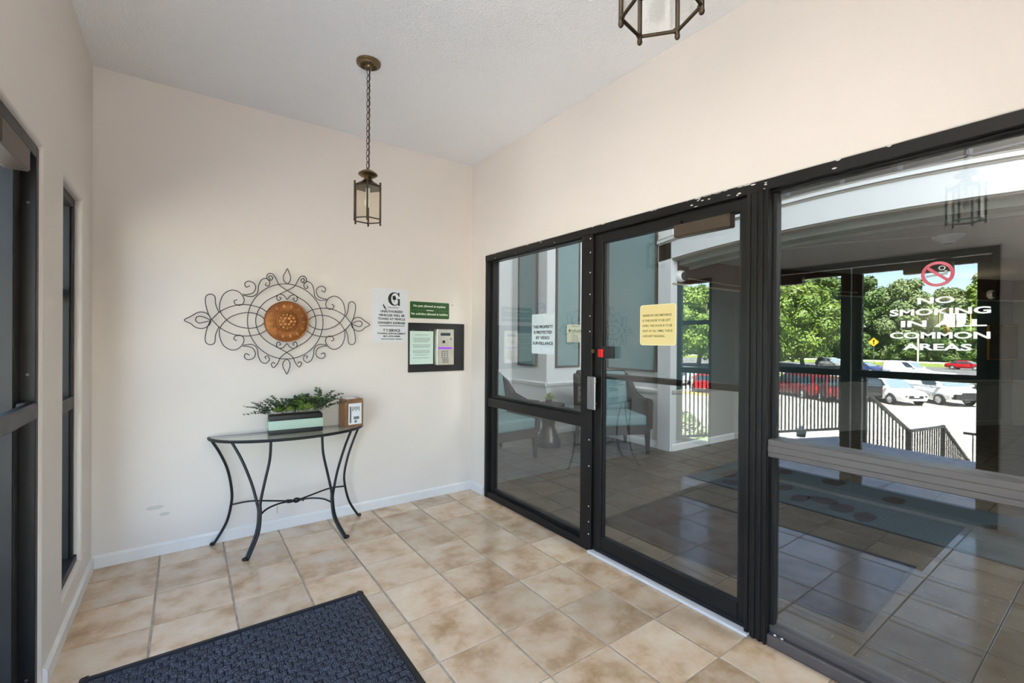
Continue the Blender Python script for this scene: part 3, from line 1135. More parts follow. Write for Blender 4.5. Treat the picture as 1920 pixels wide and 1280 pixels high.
text('lettering', 'No soliciting allowed in building', M['cream'], gs, fnH, 1.713, 1.577, width=.345, height=.025, bold=.02)
MB().box(1.54, 1.89, YB - .0042, YB - .0038, 1.6095, 1.6115).build('rule', M['leaf2'], gs, smooth=0)
MB().box(1.68, 1.745, YB - .0046, YB - .0040, 1.607, 1.6135).build('flourish', M['cream'], gs, smooth=0)

ib = MB().box(1.514, 2.045, YB - .016, YB, 1.085, 1.502, .002).build('intercom_board', M['black'])
tag(ib, 'square black board on the end wall behind the intercom', 'board')
pn = MB().box(1.524, 1.738, YB - .0178, YB - .0165, 1.152, 1.432).build('paper_notice', M['paper'], smooth=0)
tag(pn, 'mint green paper notice pinned on the black board', 'notice')
mb = MB()
rr = random.Random(11)
for z, n_ in ((1.40, .7), (1.372, .95), (1.362, .9), (1.352, .92), (1.342, .8), (1.315, .97), (1.305, .95), (1.295, .9), (1.268, .95), (1.258, .98), (1.248, .9), (1.230, .75), (1.205, .95)):
    L0 = .165 * n_
    x = 1.63 - L0 / 2
    while x < 1.63 + L0 / 2 - .006:
        l = rr.uniform(.008, .022)
        mb.box(x, min(x + l, 1.63 + L0 / 2), YB - .0182, YB - .0178, z - .0018, z + .0018)
        x += l + .004
o = mb.build('printed_lines', M['greyink'], pn, smooth=0)
o['kind'] = 'stuff'
for x in (1.55, 1.71):
    MB().cyl((x, YB - .0165, 1.44), (x, YB - .019, 1.44), .003, 8).build('pin', M['steel'], ib)
it = thing('intercom', 'brushed steel intercom box with purple light on the black board', 'intercom', (1.828, YB - .016, 1.143))
MB().box(-.082, .082, -.058, 0, 0, .308, .003).build('housing', M['steel'], it)
MB().box(-.048, .045, -.0605, -.058, .252, .276, .002).build('display', M['screen'], it)
MB().cyl((-.018, -.058, .20), (-.018, -.062, .20), .013, 16).build('camera_lens', M['ink'], it)
MB().cyl((.052, -.058, .225), (.052, -.061, .225), .010, 16).build('lock', M['alum'], it)
MB().box(-.07, .06, -.066, -.058, .138, .152, .003).build('light_bar', M['purple'], it)
for r_ in range(4):
    for c_ in range(3):
        MB().box(-.042 + c_ * .024, -.024 + c_ * .024, -.062, -.058, .112 - r_ * .017, .124 - r_ * .017, .002).build('key', M['alum'], it)
mb = MB()
for r_ in range(7):
    mb.box(-.03, .03, -.0595, -.058, .018 + r_ * .006, .021 + r_ * .006)
mb.build('speaker_grille', M['alumd'], it)

# ------------------------------------------------------------------ wall scrollwork
ART = Vector((.587, YB - .032, 1.483))
art = thing('wall_scrollwork', 'wrought wire scroll wall decoration with a copper medallion', 'wall decoration', ART)
KX, KZ = .000623, .00076      # drawing units to metres


def A(p, y=0.0):
    return Vector(((p[0] - 1038) * KX, y, (620 - p[1]) * KZ))


def wire(pts, name, r=.0030, n=7, closed=False, y=0.0):
    mb_ = MB()
    mb_.tube([A(p, y) for p in [tuple(q)[:2] for q in catmull([(x_, y__, 0) for x_, y__ in pts], n, closed)]], r, 6, closed)
    return mb_.build(name, M['wire'], art)


def mir(pts, fx, fy):
    return [((2 * 1038 - x) if fx else x, (2 * 620 - y) if fy else y) for x, y in pts]


wire([(1038 + 392 * math.cos(2 * PI * k / 24), 620 + 352 * math.sin(2 * PI * k / 24)) for k in range(24)], 'outer_ring', n=3, closed=True)
small = [(868, 240), (850, 222), (862, 205), (885, 212), (888, 232), (868, 246), (838, 236), (832, 205), (855, 183), (895, 190), (925, 230), (960, 285), (1038, 330), (1140, 380), (1250, 440), (1322, 520), (1350, 620)]
end2 = [(1350, 620), (1322, 720), (1250, 800), (1140, 860), (1038, 910), (975, 955), (945, 1010), (905, 1050), (880, 1020), (900, 1000), (920, 1015)]
wire(small + end2[1:], 'scroll', y=-.004)
wire(mir(small + end2[1:], True, False), 'scroll', y=.004)
lens = [(318, 620), (400, 545), (520, 493), (640, 480), (760, 500), (838, 540)]
loop = [(826, 620), (780, 660), (700, 688), (600, 685), (500, 652), (430, 598), (390, 535), (395, 460), (430, 392), (500, 356), (570, 372), (612, 425), (608, 466), (575, 487), (535, 480), (520, 452), (548, 438)]
fin = [(314, 620), (285, 560), (265, 480), (268, 425), (305, 402), (345, 420), (355, 490), (382, 555)]
outer = [(600, 388), (640, 388), (700, 368), (724, 320), (705, 282), (655, 267), (620, 290), (632, 322), (668, 308)]
up = [(605, 398), (690, 404), (740, 368), (752, 300), (780, 248), (825, 232), (860, 262), (848, 298), (818, 292), (828, 270)]
curl = [(1038, 415), (1000, 376), (955, 370), (930, 400), (948, 428), (975, 408), (958, 395)]
for fx in (False, True):
    for fy in (False, True):
        wire(mir(lens, fx, fy), 'scroll', y=-.004)
        wire(mir(loop, fx, fy), 'scroll', y=.004)
        wire(mir(fin, fx, fy), 'scroll')
        wire(mir(outer, fx, fy), 'scroll')
        wire(mir(up, fx, fy), 'scroll', y=-.003)
        wire(mir(curl, fx, fy), 'scroll', y=-.006)
for fx in (False, True):
    wire(mir([(315, 622), (295, 585), (258, 562), (205, 562), (140, 598), (86, 632), (140, 660), (185, 692), (245, 698), (295, 670), (315, 632)], fx, False), 'leaf_tip')
    wire(mir([(312, 626), (240, 598), (195, 600), (180, 628), (205, 652), (240, 648), (312, 630)], fx, False), 'leaf_tip')
for fy in (False, True):
    wire(mir([(1038, 268), (1003, 238), (1000, 195), (1020, 160), (1040, 126), (1060, 165), (1074, 200), (1068, 240), (1042, 268)], False, fy), 'leaf_tip')
rotM = Matrix.Rotation(R(90), 3, 'X')     # lathe axis towards the room (-Y)
mb = MB()
mb.lathe([(.144, -.008), (.146, .0), (.143, .010), (.137, .008), (.130, .012), (.10, .018), (.075, .016), (.071, .026), (.064, .027), (.060, .018), (.030, .020), (.010, .026), (.002, .027)], 40, rot=rotM)
med = mb.build('medallion', M['copper'], art)
med['label'] = 'rust coloured copper medallion'
MB_p = None
for k in range(14):
    a = 2 * PI * k / 14 + .2
    c_, s_ = math.cos(a), math.sin(a)
    mm = Matrix(((c_, 0, -s_), (0, 1, 0), (s_, 0, c_)))
    mb = MB()
    for dx in (-.006, 0, .006):
        mb.sphere((0, 0, 0), 1, .0042 if dx else .005, .006, .016, 8)
        for v in mb.bm.verts:
            if not v.tag:
                v.tag = True
                v.co = mm @ Vector((v.co.x * .9 + dx, v.co.y - .017, v.co.z + .107))
    mb.build('petal', M['copperhi'], med)
mb = MB()
for k in range(12):
    a = 2 * PI * k / 12
    mb.sphere((.048 * math.cos(a), -.022, .048 * math.sin(a)), .011, 1, .6, 1, 8)
for k in range(6):
    a = 2 * PI * k / 6
    mb.sphere((.024 * math.cos(a), -.024, .024 * math.sin(a)), .012, 1, .6, 1, 8)
mb.build('rosette', M['copperhi'], med)
mb = MB()
sp = [(-.30, .105), (.30, .105), (-.30, -.105), (.30, -.105)]
for x, z in sp:
    MB().cyl((x, 0, z), (x, .0315, z), .003, 6).build('wall_spacer', M['wire'], art)

# ------------------------------------------------------------------ console table
tb = thing('console_table', 'black wrought iron half-moon console table with a glass top', 'table', (.618, 3.566, 0), R(-2.5))
TW, TD, TZ = .492, .305, .715
arc = [(TW * math.cos(PI + PI * k / 32), TD * math.sin(PI + PI * k / 32)) for k in range(33)]
mb = MB()
mb.prism(arc, lambda u, v, w_: (u, v, TZ - .008 + w_), .008)
mb.build('glass_top', M['tglass'], tb, smooth=0)
mb = MB()
mb.tube([(x, y, TZ - .013) for x, y in arc], .010, 8)
mb.tube([(-TW, 0, TZ - .013), (TW, 0, TZ - .013)], .009, 8)
mb.build('rim', M['iron'], tb)


def leg(pts, r=.0085, feet=None):
    mb_ = MB()
    p = catmull(pts, 7)
    mb_.tube(p, r, 8)
    if feet:
        mb_.sphere(feet, .014, 1.2, 1.2, .8, 10)
    return mb_.build('leg', M['iron'], tb)


leg([(-.485, -.012, .705), (-.43, -.012, .60), (-.385, -.012, .48), (-.362, -.012, .34), (-.365, -.012, .245), (-.392, -.012, .13), (-.455, -.02, .018), (-.468, -.022, .010)], feet=(-.468, -.022, .010))
leg([(.478, -.012, .70), (.435, -.012, .595), (.392, -.012, .47), (.366, -.012, .34), (.372, -.012, .245), (.402, -.015, .125), (.462, -.02, .018), (.475, -.022, .010)], feet=(.475, -.022, .010))
for s in (-1, 1):
    leg([(s * .37, -.20, .704), (s * .315, -.235, .59), (s * .262, -.262, .44), (s * .232, -.285, .315), (s * .224, -.30, .25), (s * .238, -.322, .14), (s * .292, -.366, .018), (s * .303, -.374, .010)], feet=(s * .303, -.374, .010))
    leg([(s * .155, -.288, .704), (s * .162, -.29, .58), (s * .19, -.293, .44), (s * .214, -.30, .315), (s * .214, -.312, .25), (s * .226, -.334, .14), (s * .280, -.376, .018), (s * .290, -.384, .010)])
for s in (-1, 1):
    mb = MB()
    mb.tube(catmull([(s * .364, -.012, .245), (s * .25, -.06, .262), (s * .10, -.15, .262), (0, -.205, .258)], 7), .006, 8)
    mb.tube(catmull([(s * .222, -.305, .235), (s * .17, -.26, .258), (s * .09, -.215, .264), (0, -.198, .258)], 7), .006, 8)
    mb.build('stretcher', M['iron'], tb)
mb = MB()
for s in (-1, 1):
    mb.tube(catmull([(-.045, -.20, .262 + s * .006), (-.02, -.20 + s * .014, .262), (.005, -.20, .262 - s * .012), (.03, -.20 - s * .012, .262), (.05, -.20, .262 + s * .005)], 6), .0065, 7)
mb.tube([(-.052, -.2, .268), (-.04, -.2, .275)], .006, 7)
mb.tube([(.046, -.2, .25), (.055, -.2, .256)], .006, 7)
mb.build('knot', M['iron'], tb)

# ---- planter
pl = thing('planter_box', 'long mint and black planter with fern and succulents on the console table', 'planter', (.622, 3.43, TZ + .0005), R(-3))
pl.scale = (.95, 1, 1)
MB().box(-.178, .178, -.055, .055, 0, .034, .006, 2).build('base_band', M['black'], pl)
MB().box(-.180, .180, -.057, .057, .032, .094, .006, 2).build('body', M['mint'], pl)
mb = MB()
mb.box(-.176, .176, -.053, .053, .093, .126, .006, 2)
mb.build('liner', M['black'], pl)
mb = MB()
mb.box(-.168, .168, -.046, .046, .12, .128, .002)
mb.build('soil', M['soil'], pl)
rr = random.Random(5)


def fern(x, y, n, ln, name, mt, zb=.126, lean=(0, 0), lw=.35):
    mb_ = MB()
    for k in range(n):
        a = rr.uniform(0, 2 * PI)
        d = Vector((math.cos(a) * .8 + lean[0], math.sin(a) * .55 + lean[1], rr.uniform(.9, 2.0))).normalized()
        L = ln * rr.uniform(.7, 1.1)
        p0 = Vector((x + rr.uniform(-.02, .02), y + rr.uniform(-.015, .015), zb))
        pts = []
        for i in range(9):
            t = i / 8
            pts.append(p0 + d * L * t + Vector((d.x, d.y, -1)) * L * .28 * t * t)
        mb_.tube(pts, .0012, 4)
        for i in range(2, 9):
            tg = (pts[i] - pts[i - 1]).normalized()
            sd = tg.cross(Vector((0, 0, 1)))
            sd = sd.normalized() if sd.length > 1e-3 else Vector((1, 0, 0))
            ll = L * .17 * (1.25 - .6 * i / 8)
            for s in (-1, 1):
                mb_.leaf(pts[i], sd * s + tg * .5 + Vector((0, 0, rr.uniform(-.2, .5))), Vector((rr.uniform(-.4, .4), rr.uniform(-.8, 0), 1)), ll * 1.25, ll * lw * 2.4, .15)
    return mb_.build(name, mt, pl)


def rosette(x, y, r, n, name, mt, z=.135):
    mb_ = MB()
    for k in range(n):
        a = k * 2.4
        t = k / n
        el = R(15 + 65 * (1 - t) if False else 10 + 70 * (1 - k / n))
        L = r * (.55 + .45 * t)
        d = Vector((math.cos(a) * math.cos(el), math.sin(a) * math.cos(el), math.sin(el)))
        mb_.leaf((x, y, z), d, Vector((0, 0, 1)), L, L * .42, -.15)
    return mb_.build(name, mt, pl)


fern(-.155, 0, 8, .15, 'fern', M['leaf1'], lean=(-1.1, -.1))
rosette(-.115, -.02, .075, 30, 'succulent', M['leaf2'], .145)
fern(-.07, .015, 12, .17, 'fern', M['leaf3'])
rosette(-.04, -.025, .06, 26, 'succulent', M['leaf4'], .15)
fern(.0, .01, 14, .18, 'leafy_sprig', M['leaf3'], lw=.7)
rosette(.03, -.025, .06, 24, 'succulent', M['leaf2'], .15)
rosette(.08, -.02, .08, 30, 'succulent', M['leaf4'], .155)
fern(.07, .015, 12, .16, 'leafy_sprig', M['leaf2'], lw=.75)
fern(.125, .01, 12, .17, 'fern', M['leaf1'], lean=(.3, 0))
fern(.155, 0, 8, .20, 'fern', M['leaf3'], lean=(.5, -.1))

# ---- wooden box
wx = thing('card_box', 'brown wooden box with a white printed card on the console table', 'box', (1.008, 3.462, TZ + .0005), R(9))
mb = MB()
prof = [(-.066, 0), (.066, 0), (.066, .178)]
prof += [(.066 - .025 * (1 - math.cos(a)), .178 + .025 * math.sin(a)) for a in [PI / 2 * k / 5 for k in range(1, 6)]]
prof += [(-.066 + .025 * (1 - math.cos(a)), .178 + .025 * math.sin(a)) for a in [PI / 2 * k / 5 for k in range(5, 0, -1)]] + [(-.066, .178)]
mb.prism(prof, lambda u, v, w_: (w_ - .064, u, v), .128)
mb.build('body', M['wood'], wx)
mb = MB()
mb.box(-.069, -.062, -.052, .052, .01, .175, .002)
mb.box(-.069, -.063, -.06, .06, .0, .012, .002)
mb.build('end_panel', M['wood'], wx)
cd = MB().box(-.05, .05, -.0695, -.0655, .018, .172, .001).build('card', M['card'], wx)
mb = MB()
mb.box(-.043, -.030, -.0702, -.0695, .03, .15)
for k in range(5):
    mb.box(-.022 + k * .012, -.016 + k * .012, -.0702, -.0695, .115 + (k % 2) * .01, .148)
mb.box(-.012, .03, -.0702, -.0695, .055, .075)
mb.box(-.005, .012, -.0702, -.0695, .03, .048)
mb.build('print', M['greyink'], cd)
MB().box(-.045, .03, -.035, .035, .2015, .2045, .0005).build('top_label', M['card'], wx)

# ------------------------------------------------------------------ hanging lanterns
lan = thing('hanging_lantern', 'antique brass hexagonal lantern on a chain before the end wall', 'lantern', (.848, 2.61, 0), R(10), group='hanging lanterns')
ZB = 2.03
MB().lathe([(.004, ZC - .036), (.018, ZC - .035), (.022, ZC - .026), (.05, ZC - .022), (.056, ZC - .014), (.066, ZC - .012), (.068, ZC)], 32).build('ceiling_rose', M['brass'], lan)
mb = MB()
for k in range(14):
    a = 2 * PI * k / 14
    mb.bar((.024 * math.cos(a), .024 * math.sin(a), ZC - .027), (.045 * math.cos(a), .045 * math.sin(a), ZC - .0235), .004, .004)
mb.build('fluting', M['brassd'], lan)
z = ZC - .036
k = 0
while z > ZB + .295:
    mb = MB()
    hh, ww = .0215, .0115
    pts = []
    for i in range(14):
        a = 2 * PI * i / 14
        u, v = ww * math.cos(a), hh * math.sin(a)
        ang = R(20 + 90 * (k % 2))
        pts.append((u * math.cos(ang), u * math.sin(ang), z - hh + v))
    mb.tube(pts, .0022, 6, closed=True)
    mb.build('chain_link', M['brassd'], lan)
    z -= .0355
    k += 1
MB().cyl((.004, 0, ZC - .04), (.004, 0, ZB + .29), .0022, 6).build('cord', M['brassd'], lan)
MB().lathe([(.004, ZB + .315), (.008, ZB + .312), (.008, ZB + .303), (.03, ZB + .296), (.052, ZB + .280), (.054, ZB + .274), (.042, ZB + .264), (.02, ZB + .257), (.022, ZB + .246), (.03, ZB + .238), (.012, ZB + .232)], 28).build('cap', M['brass'], lan)
HR = .080
hexa = [(HR * math.cos(PI * k / 3), HR * math.sin(PI * k / 3)) for k in range(6)]
mb = MB()
b = mb.bm
A_ = [b.verts.new((x * 1.0, y * 1.0, ZB + .205)) for x, y in hexa]
B_ = [b.verts.new((x * .28, y * .28, ZB + .240)) for x, y in hexa]
A2 = [b.verts.new((x * 1.0, y * 1.0, ZB + .196)) for x, y in hexa]
b.faces.new(B_)
b.faces.new(A2)
for i in range(6):
    j = (i + 1) % 6
    b.faces.new((A_[i], A_[j], B_[j], B_[i]))
    b.faces.new((A2[i], A2[j], A_[j], A_[i]))
mb.build('roof', M['brassd'], lan, smooth=20)
for i in range(6):
    x, y = hexa[i]
    mb = MB()
    mb.cyl((x, y, ZB + .004), (x, y, ZB + .215), .0052, 8)
    mb.sphere((x, y, ZB + .002), .0062, 1, 1, 1.2, 8)
    mb.sphere((x, y, ZB + .217), .0062, 1, 1, 1.2, 8)
    mb.build('post', M['brassd'], lan)
    x2, y2 = hexa[(i + 1) % 6]
    mb = MB()
    mb.cyl((x, y, ZB + .014), (x2, y2, ZB + .014), .0038, 8)
    dx, dy = (x2 - x) * .06, (y2 - y) * .06
    mb.sphere((x + dx, y + dy, ZB + .015), .006, 1, 1, 1, 8)
    mb.build('bottom_rail', M['brassd'], lan)
    mb = MB()
    n_ = Vector((y2 - y, -(x2 - x), 0)).normalized() * .001
    q = [(x * .97, y * .97), (x2 * .97, y2 * .97)]
    mb.prism([(0, 0), (1, 0), (1, 1), (0, 1)], lambda u, v, w_: Vector((q[0][0] + (q[1][0] - q[0][0]) * u, q[0][1] + (q[1][1] - q[0][1]) * u, ZB + .016 + v * .182)) + n_ * w_, 2)
    mb.build('glass_pane', M['lglass'], lan, smooth=0)
MB().cyl((0, 0, ZB + .20), (0, 0, ZB + .145), .011, 12).build('socket', M['card'], lan)
mb = MB()
mb.lathe([(.002, ZB + .085), (.010, ZB + .088), (.019, ZB + .103), (.020, ZB + .115), (.012, ZB + .138), (.010, ZB + .148)], 18)
mb.build('bulb', mat('unlit bulb', (.85, .84, .80), .3), lan)
la2 = copy_tree(lan, label='antique brass hexagonal lantern hanging at the top edge of the view')
la2.location = (.800, .592, 0)
for ch in la2.children:
    if ch.name.startswith('glass_pane'):
        ch.data = ch.data.copy()
        ch.data.materials[0] = M['clglass']

# ------------------------------------------------------------------ vestibule mat
vm = thing('door_mat', 'large blue grey ribbed mat with black rubber edge inside the entrance', 'mat', (.222, 1.615, 0))
MX, MY = .558, .848
mb = MB()
pr = [(0, 0), (.028, 0), (.028, .007), (.004, .003)]
for (ax, ay, bx, by, nx, ny) in ((-MX, MY, MX, MY, 0, -1), (MX, -MY, -MX, -MY, 0, 1), (MX, MY, MX, -MY, -1, 0), (-MX, -MY, -MX, MY, 1, 0)):
    d = Vector((bx - ax, by - ay, 0))
    L = d.length
    d.normalize()
    mb.prism([(0, .0005), (.026, .0005), (.026, .0065), (.004, .003)], lambda u, v, w_: Vector((ax, ay, 0)) + Vector((nx, ny, 0)) * u + d * w_ + Vector((0, 0, v)), L)
mb.build('rubber_edge', M['rubber'], vm, smooth=0)
MB().box(-MX + .02, MX - .02, -MY + .02, MY - .02, .0005, .0055).build('backing', M['matbase'], vm, smooth=0)
mb = MB()
rr = random.Random(9)
bw, bh = .052, .0345
j = 0
y = -MY + .028
while y + bh < MY - .024:
    x = -MX + .028 - (bw / 2 if j % 2 else 0)
    while x < MX - .03:
        x0, x1 = max(x, -MX + .028), min(x + bw, MX - .028)
        if x1 - x0 > .012:
            b = mb.bm
            g = .0022
            q = [(x0 + g, y + g), (x1 - g, y + g), (x1 - g, y + bh - g), (x0 + g, y + bh - g)]
            bo = [b.verts.new((px + rr.uniform(-.0015, .0015), py + rr.uniform(-.0015, .0015), .005)) for px, py in q]
            sk = rr.uniform(-.002, .002)
            to = [b.verts.new((px + (cx_ - px) * .12, py + (cy_ - py) * .16 + sk, .0095 + rr.uniform(-.0015, .0012))) for (px, py), (cx_, cy_) in zip(q, [((x0 + x1) / 2, y + bh / 2)] * 4)]
            b.faces.new(to)
            for i in range(4):
                i2 = (i + 1) % 4
                b.faces.new((bo[i], bo[i2], to[i2], to[i]))
        x += bw
    y += bh
    j += 1
o = mb.build('ribbed_pile', M['matfib'], vm, smooth=60)
o['kind'] = 'stuff'

# ------------------------------------------------------------------ lobby: setting
LX = XR + .13
lf = MB().box(XR + .06, 12.2, -2.4, 7.0, -.12, -.0035).build('floor', M['lgrout'], smooth=0)
tag(lf, 'lobby floor of square grey brown tiles', 'floor', kind='structure')


def vrank(c):
    x, y = (c[0] + c[1]) / 2, (c[2] + c[3]) / 2
    dep = x * .583 + y * .812
    lat = x * .812 - y * .583
    out = 0 if -.05 < (lat / max(dep, .1)) < 1.25 else 50
    return math.hypot(x, y) + out


tiles(lf, XR + .06, 12.2, -2.4, 7.0, -0.124, 3.395 - 12 * TP, M['ltile'], limit=300, rank=vrank)

WX, AY, NX_, NY_ = 4.88, 3.41, 4.23, 5.03    # panel wall, arch return, niche corner
sx_ = .0


def seg_wall(name, p, q, z0, z1, t, material, label, kind='structure'):
    """vertical slab; p -> q with thickness to the left of the run"""
    p, q = Vector((*p, 0)), Vector((*q, 0))
    d = (q - p).normalized()
    n = Vector((-d.y, d.x, 0))
    mb_ = MB()
    mb_.prism([(0, z0), ((q - p).length, z0), ((q - p).length, z1), (0, z1)], lambda u, v, w_: p + d * u + n * w_ + Vector((0, 0, v)), t)
    return tag(mb_.build(name, material, smooth=0), label, 'wall', kind=kind)


HZ = 5.5
seg_wall('wall_lobby', (2.26, 5.88), (NX_ + .1, 5.88), 0, HZ, .12, M['lwall'], 'white rear wall of the lobby niche')
seg_wall('wall_lobby', (NX_, 5.88), (NX_, NY_ + .004), 0, HZ, .10, M['lwall'], 'white side wall of the lobby niche behind the left armchair')
seg_wall('wall_lobby', (NX_ + .008, NY_), (WX + .2, NY_ - .0), 0, HZ, .10, M['lwall'], 'white seating wall behind the hourglass table')
seg_wall('wall_lobby', (WX + .04, NY_), (WX, AY), 0, HZ, .12, M['lwall'], 'white panelled wall beside the arch')
seg_wall('wall_lobby', (2.26, -2.2), (2.26, -.62), 0, HZ, .08, M['lwall'], 'white lobby wall on the near side')
seg_wall('wall_lobby', (2.14, 6.0), (2.14, 3.62), 0, HZ, .12, M['lwall'], 'white lobby wall beyond the vestibule')
seg_wall('wall_lobby', (2.15, 3.8), (2.15, -.7), 3.36, HZ, .10, M['lwall'], 'white lobby wall above the storefront')
seg_wall('wall_lobby', (12.1, -2.3), (2.1, -2.3), 0, HZ, .12, M['lwall'], 'white lobby wall at the near end')
# corridor walls: return of the arch, then the angled far wall; each has wainscot, field and timber band
CP = [(WX, AY), (6.25, 3.36), (8.45, 2.62), (11.3, 1.30), (12.0, -2.3)]
for i in range(4):
    p, q = CP[i], CP[i + 1]
    lab = ('side wall of the corridor just inside the arch', 'angled corridor wall behind the arch', 'far corridor wall with the picture', 'end wall of the corridor')[i]
    seg_wall('wall_corridor', p, q, 0, .73, .12, M['lowall'], 'pale wainscot of the ' + lab)
    seg_wall('wall_corridor', p, q, .73, 2.07, .12, M['tealwall'], 'dark teal ' + lab)
    seg_wall('wall_corridor', p, q, 2.07, 2.42, .12, M['brown'], 'brown timber band on the ' + lab)
    d = (Vector(q) - Vector(p)).normalized()
    n = (d.y, -d.x)
    mb = MB()
    P3 = Vector((*p, 0))
    D3, N3 = Vector((*d, 0)), Vector((*n, 0))
    L = (Vector(q) - Vector(p)).length
    mb.prism([(0, .70), (.014, .705), (.026, .735), (.026, .75), (0, .755)], lambda u, v, w_: P3 + N3 * u + D3 * w_ + Vector((0, 0, v)), L)
    tag(mb.build('trim_3', M['lowall']), 'chair rail of the ' + lab, 'trim', kind='structure')
    mb = MB()
    mb.prism([(0, 2.06), (.012, 2.06), (.012, 2.085), (0, 2.085)], lambda u, v, w_: P3 + N3 * u + D3 * w_ + Vector((0, 0, v)), L)
    tag(mb.build('trim_4', M['molding']), 'pale bead under the timber band of the ' + lab, 'trim', kind='structure')
    baseboard('baseboard_corridor', [p, q], .085, .016, M['lowall'] if i else M['lwall'], n, 'baseboard of the ' + lab)
ceil2 = MB().box(WX + .30, 12.1, -2.4, 4.2, 2.42, 2.5).build('ceiling', M['lceil'], smooth=0)
tag(ceil2, 'low grey ceiling of the corridor', 'ceiling', kind='structure')


def rail_run(name, p, q, prof, material, label):
    p, q = Vector((*p, 0)), Vector((*q, 0))
    d = (q - p).normalized()
    n = Vector((d.y, -d.x, 0))
    mb_ = MB()
    mb_.prism(prof, lambda u, v, w_: p + n * u + d * w_ + Vector((0, 0, v)), (q - p).length)
    return tag(mb_.build(name, material), label, 'trim', kind='structure')


CR = [(0, .685), (.012, .69), (.024, .715), (.026, .74), (.012, .755), (0, .757)]
BB = [(0, 0), (.018, 0), (.018, .06), (.012, .075), (.006, .09), (0, .092)]
for p, q, s in (((2.4, 5.88), (NX_, 5.88), 'niche rear wall'), ((NX_, 5.88), (NX_, NY_), 'niche side wall'), ((NX_, NY_), (WX + .03, NY_), 'seating wall'), ((WX + .03, NY_), (WX, AY), 'panelled wall')):
    rail_run('trim_5', p, q, CR, M['lwall'], 'white chair rail of the ' + s)
    rail_run('baseboard_lobby', p, q, BB, M['lwall'], 'white baseboard of the ' + s)

# arched header with its mouldings, spanning the corridor mouth
YC, HALF = 1.55, 2.02


def arch_z(y, z_mid, z_end):
    t = min(1.15, abs(y - YC) / HALF)
    return z_mid - (z_mid - z_end) * t * t


def arch_slab(x0, x1, zb, zt, material, name, label, ya=-2.2, yb=AY + .19, steps=40):
    mb_ = MB()
    b_ = mb_.bm
    rows = []
    for k in range(steps + 1):
        y = ya + (yb - ya) * k / steps
        lo, hi = arch_z(y, *zb), (arch_z(y, *zt) if isinstance(zt, tuple) else zt)
        rows.append([b_.verts.new((x, y, z_)) for x, z_ in ((x0, lo), (x1, lo), (x1, hi), (x0, hi))])
    for k in range(steps):
        for i in range(4):
            b_.faces.new((rows[k][i], rows[k][(i + 1) % 4], rows[k + 1][(i + 1) % 4], rows[k + 1][i]))
    b_.faces.new(rows[0])
    b_.faces.new(rows[-1][::-1])
    return tag(mb_.build(name, material), label, 'beam', kind='structure')


arch_slab(WX - .03, WX + .10, (2.49, 2.36), (2.722, 2.562), M['fascia'], 'beam', 'white arched header over the corridor mouth')
arch_slab(WX - .038, WX - .01, (2.722, 2.562), (2.742, 2.582), M['molding'], 'trim_6', 'taupe moulding line on the arched header', yb=AY + .18)
arch_slab(WX - .055, WX + .12, (2.744, 2.584), (2.787, 2.627), M['fascia'], 'trim_7', 'white cap moulding of the arched header')
arch_slab(WX - .06, WX - .0, (2.782, 2.622), (2.790, 2.630), M['molding'], 'trim_7', 'grey line under the cap of the arched header')
arch_slab(WX + .0, WX + .12, (2.475, 2.342), (2.49, 2.36), M['molding'], 'trim_8', 'taupe moulding under the arched header', yb=AY)
arch_slab(WX + .12, WX + .33, (2.41, 2.285), (2.52, 2.40), M['sage'], 'beam', 'sage green arched soffit board', yb=AY - .01)
arch_slab(WX + .33, WX + .36, (2.375, 2.25), (2.45, 2.40), M['sage'], 'trim_9', 'green moulding of the inner arch', yb=AY - .01)
# pilaster at the end of the panelled wall
MB_ = MB()
MB_.box(WX - .030, WX + .10, AY - .004, AY + .185, 0, 2.58, .003)
tag(MB_.build('pillar', M['fascia']), 'white pilaster at the spring of the arch', 'pillar', kind='structure')

# mezzanine behind the header
seg_wall('wall_upper', (8.2, 4.8), (8.2, -2.3), 2.5, HZ, .1, M['darkvoid'], 'dark upper wall beyond the mezzanine')
mz_f = MB().box(WX + .12, 8.2, -2.3, 4.8, 2.5, 2.56).build('floor', M['darkvoid'], smooth=0)
tag(mz_f, 'dark mezzanine floor above the corridor', 'floor', kind='structure')
mzr = thing('mezzanine_railing', 'grey steel railing above the white arched header', 'railing', (5.85, 0, 0))
MB().box(-.02, .02, -2.2, 3.6, 3.165, 3.19, .003).build('top_rail', M['slate'], mzr)
MB().box(-.02, .02, -2.2, 3.6, 3.075, 3.095, .003).build('middle_rail', M['slate'], mzr)
for y in (-.5, .1, .42, .95, 1.45, 1.95, 2.5, 3.1):
    MB().box(-.02, .02, y - .018, y + .018, 2.56, 3.165).build('post', M['slate'], mzr)
# a pale ceiling fan blade and dark screen glimpsed through the header gap
spk = thing('spot_lamp', 'small white spot lamp above the arched header beside the door post', 'lamp', (5.3, 2.02, 2.80))
mb = MB()
mb.lathe([(.02, 0), (.045, .02), (.05, .12), (.04, .14)], 16, rot=Matrix.Rotation(R(60), 3, 'X'))
mb.build('lamp_head', M['white'], spk)
MB().cyl((0, 0, -.24), (0, 0, .03), .012, 8).build('stem', M['slate'], spk)

